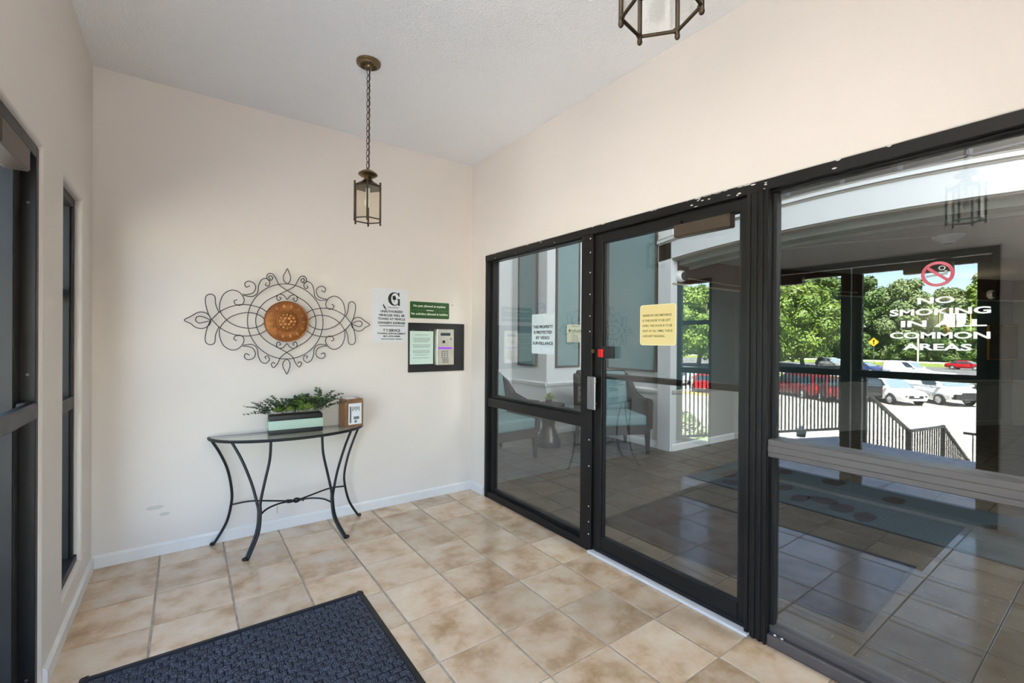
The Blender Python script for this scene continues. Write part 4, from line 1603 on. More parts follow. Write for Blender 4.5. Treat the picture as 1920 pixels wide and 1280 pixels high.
# ------------------------------------------------------------------ lobby: things
def wall_panel(p, q, z0, z1, label):
    p, q = Vector((*p, 0)), Vector((*q, 0))
    d = (q - p).normalized()
    n = Vector((d.y, -d.x, 0))
    L = (q - p).length
    t = thing('wall_panel', label, 'panel', p + Vector((0, 0, z0)), group='teal wall panels')
    fn = lambda u, v, w_: d * u + n * (w_ + .0) + Vector((0, 0, v))
    H = z1 - z0
    mb_ = MB()
    mb_.prism([(.01, .01), (L - .01, .01), (L - .01, H - .01), (.01, H - .01)], fn, .018)
    mb_.build('fabric', M['teal'], t, smooth=0)
    mb_ = MB()
    for a, b_, c, e in ((0, L, 0, .026), (0, L, H - .026, H), (0, .026, .026, H - .026), (L - .026, L, .026, H - .026)):
        mb_.prism([(a, c), (b_, c), (b_, e), (a, e)], fn, .03)
    mb_.build('frame', M['panelframe'], t, smooth=0)


wall_panel((NX_ - .001, 5.70), (NX_ - .001, 5.23), .975, 4.4, 'narrow teal panel on the niche side wall')
wall_panel((4.385, NY_ - .001), (4.86, NY_ - .001), .965, 4.4, 'teal panel with a cream notice on the seating wall')
wall_panel((WX + .023, 4.47), (WX + .002, 3.62), .965, 4.4, 'broad teal panel above the right armchair')
wall_panel((2.9, 5.878), (3.60, 5.878), .965, 4.4, 'teal panel on the niche rear wall')
cn = thing('wall_notice', 'cream notice card with green band on the teal panel', 'notice', (4.735, NY_ - .032, 1.465))
fnC = lambda u, v, w_: (u, -w_, v)
MB().box(-.15, .15, -.006, 0, -.13, .135, .002).build('card', M['creamsign'], cn)
MB().box(-.158, .158, -.012, -.004, .005, .078, .002).build('band', M['creamsign'], cn)
fnC2 = lambda u, v, w_: (u, -.012 - w_, v)
text('lettering', 'GALLEN', M['greenink'], cn, fnC2, .035, .042, width=.20, height=.042, bold=.02)
MB().cyl((-.10, -.012, .042), (-.10, -.014, .042), .02, 16).build('emblem', M['greenink'], cn)
mb = MB()
for z, l in ((.11, .16), (-.03, .12), (-.055, .13), (-.085, .11), (-.11, .15)):
    mb.box(-l / 2 + .02, l / 2 + .02, -.0068, -.006, z - .004, z + .004)
o = mb.build('printed_lines', M['greyink'], cn, smooth=0)
o['kind'] = 'stuff'


def armchair(loc, rz, label):
    """faces local -Y"""
    t = thing('armchair', label, 'chair', loc, rz, group='wicker armchairs in the lobby')
    W, D = .36, .36
    mb_ = MB()
    mb_.box(-W, W, -D, D, .24, .36, .01, 2)
    mb_.build('seat_frame', M['wicker'], t)
    for x in (-1, 1):
        for y in (-1, 1):
            q = MB()
            bl = [(-.026, -.026), (.026, -.026), (.026, .026), (-.026, .026)]
            cx, cy = x * (W - .028), y * (D - .028)
            b_ = q.bm
            A0 = [b_.verts.new((cx + u, cy + v, .26)) for u, v in bl]
            B0 = [b_.verts.new((cx + u * .6 + x * .004, cy + v * .6 + y * .01, 0)) for u, v in bl]
            b_.faces.new(A0)
            b_.faces.new(B0[::-1])
            for i in range(4):
                b_.faces.new((A0[i], A0[(i + 1) % 4], B0[(i + 1) % 4], B0[i]))
            q.build('leg', M['wicker'], t, smooth=0)
    for s in (-1, 1):
        q = MB()
        prof_ = [(-D - .015, .30), (-D - .03, .62), (-D - .01, .665), (-.12, .645), (.10, .70), (.24, .86), (D + .04, .93), (D - .02, .30)]
        q.prism(prof_, lambda u, v, w_: (s * (W - .05 + w_), u, v), .075)
        bmesh.ops.bevel(q.bm, geom=q.bm.edges[:], offset=.012, segments=2, affect='EDGES')
        q.build('arm', M['wicker'], t)
    q = MB()
    q.prism([(D - .08, .34), (D + .0, .96), (D + .06, .97), (D - .0, .30)], lambda u, v, w_: (-W + .02 + w_, u, v), 2 * W - .04)
    bmesh.ops.bevel(q.bm, geom=q.bm.edges[:], offset=.015, segments=2, affect='EDGES')
    q.build('backrest', M['wicker'], t)
    q = MB()
    q.box(-W + .052, W - .052, -D - .02, D - .14, .345, .475, .04, 4)
    c_ = q.build('seat_cushion', M['cushion'], t)
    q = MB()
    for z_ in (.375, .445):
        q.tube([(-W + .058, -D - .012, z_), (W - .058, -D - .012, z_)], .005, 6)
    q.build('piping', M['cushion'], c_)
    q = MB()
    mm = Matrix.Translation((0, D - .10, .70)) @ Matrix.Rotation(R(-14), 4, 'X')
    q.obox(mm, 2 * W - .12, .15, .52, .055, 4)
    q.build('back_cushion', M['cushion'], t)
    return t


armchair((4.38, 3.94, 0), R(-27), 'dark wicker armchair with teal cushions under the broad teal panel')
armchair((2.95, 4.44, 0), R(2), 'dark wicker armchair half hidden by the storefront corner post')
ht = thing('side_table', 'dark hourglass side table with a small plant between the armchairs', 'table', (3.82, 4.50, 0))
MB().lathe([(.165, 0), (.17, .03), (.155, .09), (.115, .17), (.085, .245), (.082, .27), (.095, .33), (.13, .41), (.158, .455), (.17, .50), (.168, .52)], 32).build('pedestal', mat('dark hammered metal', (.022, .018, .016), .3, metal=.4, bump=.5, bscale=30), ht)
MB().lathe([(.21, .52), (.215, .53), (.21, .545)], 32).build('tabletop', M['wicker'], ht)
tp = thing('table_plant', 'small green plant on the hourglass side table', 'plant', (3.80, 4.47, .5455))
MB().lathe([(.035, 0), (.045, .05), (.042, .055)], 18).build('pot', M['wicker'], tp)
mb = MB()
rr = random.Random(4)
for k in range(34):
    a, e = rr.uniform(0, 2 * PI), rr.uniform(.1, 1.3)
    d = Vector((math.cos(a) * math.cos(e), math.sin(a) * math.cos(e), math.sin(e)))
    mb.leaf(Vector((0, 0, .05)) + d * .02, d, Vector((0, 0, 1)), rr.uniform(.06, .11), .028, .3)
mb.build('leaves', M['leaf4'], tp)


def flat_mat(name, label, x0, x1, y0, y1, material, rz=0, border=None):
    t = thing(name, label, 'mat', ((x0 + x1) / 2, (y0 + y1) / 2, 0), rz)
    a, b_ = (x1 - x0) / 2, (y1 - y0) / 2
    MB().box(-a, a, -b_, b_, .0005, .007, .002).build('carpet', material, t)
    if border:
        mb_ = MB()
        for q in ((-a - .02, a + .02, b_, b_ + .02), (-a - .02, a + .02, -b_ - .02, -b_), (-a - .02, -a, -b_, b_), (a, a + .02, -b_, b_)):
            mb_.box(*q, .0005, .005)
        mb_.build('rubber_edge', M['rubber'], t)
    return t


flat_mat('door_mat', 'plain dark blue mat inside the glass lobby door', 2.58, 3.56, .80, 2.40, M['lmat'], R(2), True)
ru = flat_mat('runner_mat', 'teal blue lobby runner with brown oval motifs', 4.12, 5.25, -1.8, 2.68, M['runner'], border=True)
for (x, y, rx, ry) in ((4.53, 1.95, .13, .07), (4.34, 1.74, .12, .06), (4.45, 1.60, .10, .12), (4.36, 1.44, .13, .09), (4.30, 1.26, .14, .07), (5.08, 2.19, .12, .08), (4.66, 2.74 - .25, .13, .06), (4.47, 2.45, .10, .07), (4.28, 2.32, .09, .09), (5.1, 1.75, .13, .1), (4.95, 1.25, .12, .08), (4.8, .6, .13, .09), (4.5, .3, .12, .08)):
    mb = MB()
    mb.prism([(x - 4.685 + rx * math.cos(a) * random.uniform(.85, 1.1), y - .44 + ry * math.sin(a) * random.uniform(.85, 1.1)) for a in [2 * PI * k / 14 for k in range(14)]], lambda u, v, w_: (u, v, .007 + w_), .0006)
    mb.build('motif', M['spot'], ru, smooth=0)

# smoke detector, dome cameras, conduit, picture, sconce
sdt = thing('smoke_detector', 'round white smoke detector on the grey corridor ceiling', 'smoke detector', (6.12, 1.14, 2.42))
MB().lathe([(.045, -.075), (.05, -.06), (.075, -.045), (.12, -.02), (.125, 0)], 26).build('housing', M['lwall'], sdt)
MB().lathe([(.02, -.09), (.035, -.085), (.04, -.07)], 18).build('sensor', M['alum'], sdt)
cdt = MB().tube([(6.0, 1.2, 2.412), (5.6, 1.9, 2.412), (5.35, 3.2, 2.412)], .007, 6).build('conduit', M['lceil'])
tag(cdt, 'thin grey conduit across the corridor ceiling', 'conduit')


def dome(loc, rot, label):
    t = thing('dome_camera', label, 'camera', loc, group='dome cameras in the corridor')
    m_ = Matrix.Rotation(rot, 3, 'Z') @ Matrix.Rotation(R(90), 3, 'X')
    q = MB()
    q.lathe([(.075, 0), (.078, .02), (.07, .05), (.06, .065)], 24, rot=m_)
    q.build('base', M['white'], t)
    q = MB()
    q.lathe([(.052, .06), (.05, .085), (.036, .108), (.012, .118)], 20, rot=m_)
    q.build('lens_dome', M['ink'], t)


dome((5.02, AY - .002, 2.17), 0, 'white dome camera on the timber band just inside the arch')
dd = (Vector(CP[3]) - Vector(CP[2])).normalized()
dome((10.85, 1.30 + (11.3 - 10.85) * (1.32 / 2.85), 2.17), math.atan2(dd.y, dd.x), 'white dome camera on the far corridor wall above the picture')
o = MB().tube([(5.09, AY - .012, 2.16), (6.24, 3.345, 2.14), (8.44, 2.60, 2.13)], .008, 6).build('conduit', M['molding'])
tag(o, 'pale conduit run along the timber band from the dome camera', 'conduit')
ang = math.atan2(dd.y, dd.x)
pf = thing('framed_picture', 'dark picture in a thin gold frame on the far corridor wall', 'picture', (11.02, 1.405, 1.37), ang)
MB().box(-.27, .45, -.02, .0, -.27, .28).build('canvas', M['picture'], pf)
mb = MB()
for q in ((-.285, .465, -.285, -.27), (-.285, .465, .28, .295), (-.285, -.27, -.27, .28), (.45, .465, -.27, .28)):
    mb.box(q[0], q[1], -.03, 0, q[2], q[3])
mb.build('frame', M['gold'], pf)
sc = thing('wall_sconce', 'lit amber wall sconce on the far corridor wall', 'lamp', (9.93, 1.88, 1.62), ang)
MB().box(-.02, .02, -.05, .02, -.1, .1, .004).build('back_plate', M['gold'], sc)
MB().lathe([(.085, 0), (.12, .07), (.125, .2)], 20, c=(0, -.14, .0)).build('shade', M['lampglow'], sc)
mb = MB()
for x in (-.15, .15):
    mb.box(x - .006, x + .006, -.26, -.248, -.55, .28)
    mb.box(x - .006, x + .006, -.03, -.018, -.02, .28)
mb.box(-.15, .15, -.26, -.248, .268, .28)
mb.box(-.15, .15, -.03, -.018, .268, .28)
for x in (-.15, .15):
    mb.box(x - .006, x + .006, -.26, -.018, .268, .28)
mb.build('cage', M['gold'], sc)

# ------------------------------------------------------------------ outdoors: ground
G = -2.8


def ground(name, x0, x1, y0, y1, z, material, label, cat='ground', t=.2):
    o_ = MB().box(x0, x1, y0, y1, z - t, z).build(name, material, smooth=0)
    return tag(o_, label, cat, kind='structure')


ground('ground', -260, -3.6, -140, 220, G - .05, M['grassm'], 'grass land beyond the road')
ground('parking_lot', -47, -3.4, -60, 60, G, M['asphalt'], 'pale asphalt parking lot below the porch', 'parking lot', .05)
ground('kerb', -48.2, -47, -60, 60, G + .12, M['curb'], 'pale kerb at the far edge of the parking lot', 'kerb')
ground('road', -101, -60, -140, 200, G + .0, M['road'], 'grey road beyond the grass strip', 'road', .05)
ground('kerb', -60.6, -60, -140, 200, G + .1, M['curb'], 'pale kerb along the near side of the road', 'kerb')
ground('sidewalk', -127, -119, -140, 200, G + .05, M['curb'], 'pale sidewalk in front of the trees', 'sidewalk')
ground('kerb', -28.6, -28.2, 17, 40, G + .12, M['ycurb'], 'yellow kerb in front of the far left cars', 'kerb')
ground('planting_bed', -15.5, -4.2, 5.2, 16, G + .1, M['gravel'], 'gravel planting bed below the porch railing', 'bed')

slab = [(-.6, -1.6), (-.6, 3.80), (-3.50, 2.60), (-3.27, 2.25), (-3.13, 1.25), (-3.13, -1.6)]
mb = MB()
mb.prism(slab, lambda u, v, w_: (u, v, -.02 - w_), .25)
ps = tag(mb.build('porch_slab', M['concrete'], smooth=0), 'grey concrete porch slab outside the entrance doors', 'porch', kind='structure')
mb = MB()
mb.bar((-.7, 1.5, -.0198), (-3.12, 1.28, -.0198), .014, .001)
mb.build('joint', M['joint'], ps)
mb = MB()
mb.box(-3.0, -.6, -1.5, 3.2, G, -.28)
tag(mb.build('wall_foundation', M['concrete'], smooth=0), 'concrete foundation wall under the porch', 'wall', kind='structure')

st = thing('porch_steps', 'concrete steps leading down from the porch to the parking lot', 'steps', (0, 0, 0), kind='structure')
x, z = -3.13, -.02
for k in range(6):
    z -= .157
    MB().box(x - .35, x, .9, 2.3, z - .2, z).build('step', M['concrete'], st, smooth=0)
    x -= .35
MB().box(-7.3, x, .9, 2.3, z - .2, z).build('landing', M['concrete'], st, smooth=0)
x = -7.3
while z > G + .16:
    z -= .157
    MB().box(x - .35, x, .9, 2.3, z - .2, z).build('step', M['concrete'], st, smooth=0)
    x -= .35


def railing(name, label, path, spacing, height=.0, cat='railing', drop=.9, post_at=()):
    """path: top-rail points; balusters hang from the rail by `drop`"""
    t = thing(name, label, cat, (0, 0, 0))
    bal = None
    for i in range(len(path) - 1):
        a, b_ = Vector(path[i]), Vector(path[i + 1])
        MB().bar(a, b_, .05, .04, .004).build('top_rail', M['iron'], t)
        MB().bar(a - Vector((0, 0, drop - .03)), b_ - Vector((0, 0, drop - .03)), .025, .03).build('bottom_rail', M['iron'], t)
        n_ = max(1, int((b_ - a).length / spacing))
        for k in range(1, n_):
            p = a.lerp(b_, k / n_)
            if bal is None:
                bal = MB().box(-.008, .008, -.008, .008, -drop + .02, 0).build('baluster', M['iron'], t, smooth=0)
                bal.location = p
            else:
                inst(bal, t, p)
    for p in post_at:
        p = Vector(p)
        MB().box(p.x - .03, p.x + .03, p.y - .03, p.y + .03, p.z - drop - .12, p.z + .03, .004).build('post', M['iron'], t)
    return t


railing('porch_railing', 'black metal guard railing along the angled porch edge', [(-.66, 3.72, 1.0), (-3.46, 2.575, 1.0)], .063, drop=.93, post_at=((-.7, 3.70, 1.0), (-2.1, 3.13, 1.0), (-3.45, 2.575, 1.0)))
railing('stair_railing', 'black metal stair railing descending from the porch', [(-3.3, 2.30, .72), (-5.1, 2.2, -.06), (-7.2, 2.2, -.205), (-9.3, 2.2, -1.15), (-11.0, 2.2, -1.9)], .15, drop=.9, post_at=((-3.35, 2.28, .95), (-5.1, 2.2, -.06), (-7.2, 2.2, -.205), (-9.3, 2.2, -1.15)))
railing('stair_railing', 'black metal railing across the stair landing', [(-7.35, 1.95, -.30), (-7.35, .95, -.30)], .12, drop=.8)
tbk = thing('tub', 'small teal plastic tub at the foot of the porch railing', 'tub', (-2.95, 2.92, -.02))
MB().lathe([(.055, 0), (.07, .10), (.075, .105)], 18).build('bucket', M['tubteal'], tbk)
MB().lathe([(.05, .105), (.03, .14), (.012, .16)], 18).build('lid', M['pblue'], tbk)

# ------------------------------------------------------------------ outdoors: planting
def leaf_cloud(seed, n, size, blobs):
    rnd = random.Random(seed)
    verts, faces = [], []
    tot = sum(b_[3] ** 2 for b_ in blobs)
    for (bx, by, bz, br) in blobs:
        cnt = int(n * br * br / tot)
        for _ in range(cnt):
            u = rnd.uniform(-1, 1)
            a = rnd.uniform(0, 2 * PI)
            rr_ = br * rnd.uniform(.72, 1.08)
            s_ = math.sqrt(1 - u * u)
            nx, ny, nz_ = s_ * math.cos(a), s_ * math.sin(a), u
            c_ = Vector((bx + nx * rr_, by + ny * rr_, bz + nz_ * rr_ * .85))
            nn = (Vector((nx, ny, nz_ + .35)) + Vector((rnd.gauss(0, .45), rnd.gauss(0, .45), rnd.gauss(0, .45)))).normalized()
            t1 = nn.orthogonal().normalized()
            t1.rotate(Matrix.Rotation(rnd.uniform(0, 6.28), 3, nn))
            t2 = nn.cross(t1)
            l, w_ = size * rnd.uniform(.7, 1.3), size * rnd.uniform(.4, .7)
            i0 = len(verts)
            verts += [c_ - t1 * l, c_ + t2 * w_, c_ + t1 * l, c_ - t2 * w_]
            faces.append((i0, i0 + 1, i0 + 2, i0 + 3))
        # dark inner mass
        rows = []
        for i in range(5):
            ph = PI * i / 4
            for j in range(8):
                th_ = 2 * PI * j / 8
                verts.append(Vector((bx + br * .74 * math.sin(ph) * math.cos(th_), by + br * .74 * math.sin(ph) * math.sin(th_), bz + br * .62 * math.cos(ph))))
        base = len(verts) - 40
        for i in range(4):
            for j in range(8):
                faces.append((base + i * 8 + j, base + i * 8 + (j + 1) % 8, base + (i + 1) * 8 + (j + 1) % 8, base + (i + 1) * 8 + j))
    me = bpy.data.meshes.new('foliage')
    me.from_pydata([tuple(v) for v in verts], [], faces)
    me.update()
    return me


def crown_blobs(seed, h, rad, low):
    rnd = random.Random(seed)
    out = []
    for k in range(22):
        z = low + (h - low) * (k + .5) / 22
        t = (z - low) / (h - low)
        rr_ = rad * (0.8 + .5 * t) if t < .4 else rad * math.sqrt(max(.06, 1 - ((t - .4) / .62) ** 2))
        a = k * 2.4 + rnd.uniform(-.4, .4)
        br = rad * rnd.uniform(.36, .55) * (1 - .35 * t)
        out.append((math.cos(a) * max(0, rr_ - br * .8), math.sin(a) * max(0, rr_ - br * .8), min(z, h - br * .85), br))
    return out


def trunk_mesh(h, r, lean=0.0):
    q = MB()
    q.tube(catmull([(0, 0, -.2), (lean * .3, 0, h * .3), (lean * .7, .1, h * .65), (lean, .1, h)], 5), [r * (1.15 - .8 * k / 15) for k in range(16)], 8)
    for k in range(5):
        a = k * 1.3
        z_ = h * (.45 + .1 * k)
        q.tube([(lean * .5, 0, z_), (lean * .5 + math.cos(a) * h * .14, math.sin(a) * h * .14, z_ + h * .12)], [r * .4, r * .15], 6)
    bmesh.ops.recalc_face_normals(q.bm, faces=q.bm.faces)
    me = bpy.data.meshes.new('trunk')
    q.bm.to_mesh(me)
    q.bm.free()
    me.shade_smooth()
    me.materials.append(M['bark'])
    return me


kinds = []
for i, (mt, hgt, rad, low, n_, sz) in enumerate((('fol1', 18, 6.2, 1.0, 9000, .40), ('fol2', 19, 5.8, 1.0, 9000, .38), ('fol3', 17, 6.0, 1.0, 9000, .36), ('fol1', 14, 5.4, 3.0, 9000, .30), ('fol2', 9, 5.2, .2, 5000, .34))):
    me = leaf_cloud(20 + i, n_, sz, crown_blobs(40 + i, hgt, rad, low))
    me.materials.append(M[mt])
    kinds.append((me, trunk_mesh(hgt * .75, .32, 1.8 if i == 3 else .5), hgt))


def tree(x, y, k, scale, rz, label, group):
    t = thing('tree', label, 'tree', (x, y, G), rz, group)
    t.scale = (scale * random.uniform(.92, 1.1),) * 2 + (scale,)
    f_ = bpy.data.objects.new('foliage', kinds[k][0])
    C.objects.link(f_)
    f_.parent = t
    f_['kind'] = 'stuff'
    tr_ = bpy.data.objects.new('trunk', kinds[k][1])
    C.objects.link(tr_)
    tr_.parent = t


rt = random.Random(21)
back_h = {}
for i in range(22):
    y = -62 + i * 8.0
    hs = rt.uniform(.86, 1.08)
    if 22 < y < 29:
        hs = .88
    tree(-137 + rt.uniform(-3, 3), y, rt.choice([0, 1, 2]), hs * 1.12, rt.uniform(0, 6), 'tall leafy tree in the belt beyond the road', 'trees in the belt beyond the road')
for i in range(20):
    y = -60 + i * 9.2
    tree(-131 + rt.uniform(-2, 2), y, 4, rt.uniform(.7, 1.05), rt.uniform(0, 6), 'low bushy tree at the foot of the tree belt', 'low trees at the foot of the belt')
for i, (x, y, k, sc_) in enumerate(((-72, 37, 3, 1.02), (-66, 44, 3, .98), (-80, 33.5, 3, 1.0), (-63, 52, 0, .82), (-70, 60, 1, .8), (-84, 42, 2, .95), (-60, 68, 0, .8), (-92, 50, 1, 1.0), (-58, 80, 1, .85))):
    tree(x, y, k, sc_, rt.uniform(0, 6), 'leafy tree of the stand on the near side of the road', 'trees on the near side of the road')
tree(-121, 16.8, 4, .95, 1.0, 'dark bush behind the bright red car across the road', None)
# shrubs in the planting bed
shr = leaf_cloud(77, 700, .09, [(0, 0, .45, .5), (.4, .2, .35, .4), (-.35, .25, .38, .42)])
shr.materials.append(M['flower'])
shr2 = leaf_cloud(78, 700, .10, [(0, 0, .5, .55), (.3, -.2, .4, .42)])
shr2.materials.append(M['fol3'])
for i, (x, y, k, s_) in enumerate(((-6.0, 6.3, 0, 1.2), (-7.2, 6.6, 1, 1.3), (-7.4, 8.0, 0, 1.3), (-9, 7.9, 1, 1.2), (-9.5, 9.6, 0, 1.2), (-11, 9.4, 0, 1.3), (-8.6, 10.3, 1, 1.4), (-12.2, 11, 1, 1.2), (-5.3, 7.4, 1, 1.1), (-10.5, 11.6, 0, 1.3))):
    s0 = thing('shrub', ('pale grey shrub' if k == 0 else 'green shrub') + ' in the gravel bed below the porch', 'shrub', (x, y, G + .1), rt.uniform(0, 6), ('pale' if k == 0 else 'green') + ' shrubs in the gravel bed')
    s0.scale = (s_,) * 3
    o = bpy.data.objects.new('foliage', shr if k == 0 else shr2)
    C.objects.link(o)
    o.parent = s0
    o['kind'] = 'stuff'
    mb = MB()
    for a in range(4):
        mb.tube([(0, 0, 0), (.25 * math.cos(a * 1.6), .25 * math.sin(a * 1.6), .45)], .02, 5)
    mb.build('stem', M['bark'], s0)

# ------------------------------------------------------------------ outdoors: vehicles
wheel_cache = {}


def wheel_meshes(r):
    if r in wheel_cache:
        return wheel_cache[r]
    ry = Matrix.Rotation(R(90), 3, 'X')
    q = MB()
    q.lathe([(r * .62, -.11), (r * .93, -.11), (r, -.07), (r, .07), (r * .93, .11), (r * .62, .11)], 24, rot=ry)
    bmesh.ops.recalc_face_normals(q.bm, faces=q.bm.faces)
    me = bpy.data.meshes.new('tyre')
    q.bm.to_mesh(me)
    q.bm.free()
    me.shade_smooth()
    me.set_sharp_from_angle(angle=R(40))
    me.materials.append(M['tyre'])
    q = MB()
    q.lathe([(r * .64, -.115), (r * .60, -.118), (r * .56, -.09), (r * .56, .09), (r * .60, .118), (r * .64, .115)], 24, rot=ry)
    for s in (-1, 1):
        for k in range(5):
            a = 2 * PI * k / 5
            q.bar((0, s * .10, 0), (r * .58 * math.cos(a), s * .105, r * .58 * math.sin(a)), .07, .02)
        q.lathe([(.07, s * .112 - .01), (.06, s * .112 + .01)], 12, rot=ry)
    bmesh.ops.recalc_face_normals(q.bm, faces=q.bm.faces)
    mr = bpy.data.meshes.new('rim')
    q.bm.to_mesh(mr)
    q.bm.free()
    mr.materials.append(M['rim'])
    q = MB()
    q.lathe([(r * .6, -.085), (r * .6, .085)], 20, rot=ry)
    bmesh.ops.recalc_face_normals(q.bm, faces=q.bm.faces)
    wheel_cache[r] = (me, mr)
    q.bm.free()
    return wheel_cache[r]


def car(label, loc, heading, paint, L, W, st_, cab, r=.35, wb=(-1.35, 1.35), side_win=((.03, .36), (.40, .66), (.70, .97)), front='suv', glass2=None, rack=False, group=None, cat='car', name='car'):
    """x forward. st_: body stations (x, z_bottom, z_belt, half width); cab: (x rear/front at belt, x rear/front at roof, z belt, z roof, half widths)"""
    t = thing(name, label, cat, loc, heading, group)
    q = MB()
    b_ = q.bm
    rows = []
    for (x, zb, zt, hw) in st_:
        rows.append([b_.verts.new(v) for v in ((x, -hw * .86, zb), (x, -hw, zb + .18), (x, -hw, zb + (zt - zb) * .62), (x, -hw * .94, zt - .02), (x, -hw * .72, zt + .015), (x, hw * .72, zt + .015), (x, hw * .94, zt - .02), (x, hw, zb + (zt - zb) * .62), (x, hw, zb + .18), (x, hw * .86, zb))])
    for i in range(len(rows) - 1):
        for k in range(10):
            b_.faces.new((rows[i][k], rows[i][(k + 1) % 10], rows[i + 1][(k + 1) % 10], rows[i + 1][k]))
    b_.faces.new(rows[0])
    b_.faces.new(rows[-1][::-1])
    q.build('body', M[paint], t, smooth=45)
    x0, x1, x2, x3, zb, zr, wb_, wr_ = cab
    lo = [(x0, -wb_), (x1, -wb_), (x1, wb_), (x0, wb_)]
    hi = [(x2, -wr_), (x3, -wr_), (x3, wr_), (x2, wr_)]
    q = MB()
    b_ = q.bm
    A0 = [b_.verts.new((x, y, zb - .03)) for x, y in lo]
    B0 = [b_.verts.new((x, y, zr)) for x, y in hi]
    b_.faces.new(B0)
    b_.faces.new(A0[::-1])
    for i in range(4):
        b_.faces.new((A0[i], A0[(i + 1) % 4], B0[(i + 1) % 4], B0[i]))
    bmesh.ops.recalc_face_normals(b_, faces=b_.faces)
    bmesh.ops.bevel(b_, geom=[e for e in b_.edges if e.verts[0].co.z > zb or e.verts[1].co.z > zb], offset=.07, segments=2, affect='EDGES')
    q.build('cabin', M[paint], t, smooth=45)

    def win(i, u0, u1, v0, v1, name_, mt):
        j = (i + 1) % 4
        a, b2 = Vector((*lo[i], zb)), Vector((*lo[j], zb))
        c, d = Vector((*hi[j], zr)), Vector((*hi[i], zr))
        n_ = (b2 - a).cross(d - a).normalized()
        cen = Vector(((x0 + x1) / 2, 0, zb))
        if n_.dot(a - cen) < 0:
            n_ = -n_

        def at(u, v):
            return (a.lerp(b2, u)).lerp(d.lerp(c, u), v)
        pts = [at(u0, v0), at(u1, v0), at(u1, v1), at(u0, v1)]
        qq = MB()
        A1 = [qq.bm.verts.new(p + n_ * .012) for p in pts]
        B1 = [qq.bm.verts.new(p - n_ * .02) for p in pts]
        qq.bm.faces.new(A1)
        for k in range(4):
            qq.bm.faces.new((A1[k], A1[(k + 1) % 4], B1[(k + 1) % 4], B1[k]))
        qq.build(name_, mt, t, smooth=0)
    win(1, .06, .94, .06, .90, 'windscreen', M['shield'])
    win(3, .07, .93, .12, .86, 'rear_window', M['carglass'])
    for u0, u1 in side_win:
        win(0, u0, u1, .08, .86, 'side_window', M['carglass'])
        win(2, 1 - u1, 1 - u0, .08, .86, 'side_window', M['carglass'])
    ty, ri = wheel_meshes(r)
    hw = W / 2
    for x in wb:
        for s in (-1, 1):
            aw = MB()
            aw.lathe([(r * 1.16, 0), (r * 1.16, .02)], 20, c=(x, s * (hw - .012) + (.02 if s < 0 else 0), r * 1.02), rot=Matrix.Rotation(R(90), 3, 'X'))
            aw.build('wheel_arch', M['trimblack'], t)
            o1 = bpy.data.objects.new('wheel', ty)
            C.objects.link(o1)
            o1.parent = t
            o1.location = (x, s * (hw - .075), r)
            o2 = bpy.data.objects.new('rim', ri)
            C.objects.link(o2)
            o2.parent = o1
    xf, xr_ = st_[-1][0], st_[0][0]
    zt = st_[-1][2]
    zlo = st_[-1][1]
    hwf = st_[-1][3]
    if front == 'van':
        MB().box(xf - .05, xf + .03, -hwf * .95, hwf * .95, zt - .42, zt - .06, .02).build('grille', M['trimblack'], t)
        for s in (-1, 1):
            MB().box(xf - .06, xf + .04, min(s * hwf * .6, s * hwf * .97), max(s * hwf * .6, s * hwf * .97), zt - .20, zt - .08, .01).build('headlight', M['lens'], t)
            MB().box(xf - .12, xf + .045, min(s * hwf * .58, s * hwf * 1.0), max(s * hwf * .58, s * hwf * 1.0), zt - .33, zt - .22, .01).build('turn_light', M['amber'], t)
        MB().box(xf - .25, xf + .10, -hwf * 1.03, hwf * 1.03, zlo + .02, zlo + .36, .04, 2).build('bumper', M['trimblack'], t)
    else:
        MB().box(xf - .05, xf + .02, -hwf * .50, hwf * .50, zt - .24, zt - .12, .02).build('grille', M['trimblack'], t)
        MB().box(xf - .05, xf + .03, -hwf * .62, hwf * .62, zlo + .14, zlo + .34, .03).build('air_intake', M['trimblack'], t)
        for s in (-1, 1):
            MB().box(xf - .30, xf + .0, min(s * hwf * .62, s * hwf * 1.0), max(s * hwf * .62, s * hwf * 1.0), zt - .20, zt - .06, .03).build('headlight', M['lens'], t)
            MB().box(xf - .10, xf + .015, min(s * hwf * .72, s * hwf * .95), max(s * hwf * .72, s * hwf * .95), zlo + .24, zlo + .32, .01).build('fog_light', M['trimblack'], t)
    MB().box(xf + .03, xf + .045, -.16, .16, zlo + .22, zlo + .33).build('licence_plate', M['card'], t)
    zt2, hw2, zl2 = st_[0][2], st_[0][3], st_[0][1]
    for s in (-1, 1):
        MB().box(xr_ - .02, xr_ + .16, min(s * hw2 * .72, s * hw2 * 1.0), max(s * hw2 * .72, s * hw2 * 1.0), zt2 - .34, zt2 - .05, .02).build('tail_light', M['tail'], t)
        MB().box(x1 - .28, x1 - .10, min(s * (wb_ + .0), s * (wb_ + .2)), max(s * (wb_ + .0), s * (wb_ + .2)), zb + .02, zb + .17, .03, 2).build('mirror', M[paint], t)
        MB().box((x0 + x1) / 2 + .3, (x0 + x1) / 2 + .5, s * hw - .015, s * hw + .02, zb - .2, zb - .17, .006).build('door_handle', M['trimblack'], t)
    MB().box(xr_ - .03, xr_ - .01, -.2, .2, zt2 - .5, zt2 - .38).build('licence_plate', M['card'], t)
    MB().box(xr_ - .06, xr_ + .1, -hw2 * .96, hw2 * .96, zl2 + .05, zl2 + .28, .03).build('bumper', M['trimblack'] if paint in ('cblack', 'cnavy') else M[paint], t)
    if rack:
        for s in (-1, 1):
            MB().tube([(x2 + .1, s * wr_ * .85, zr + .05), (x3 - .2, s * wr_ * .85, zr + .05)], .02, 6).build('roof_rail', M['alum'], t)
    return t


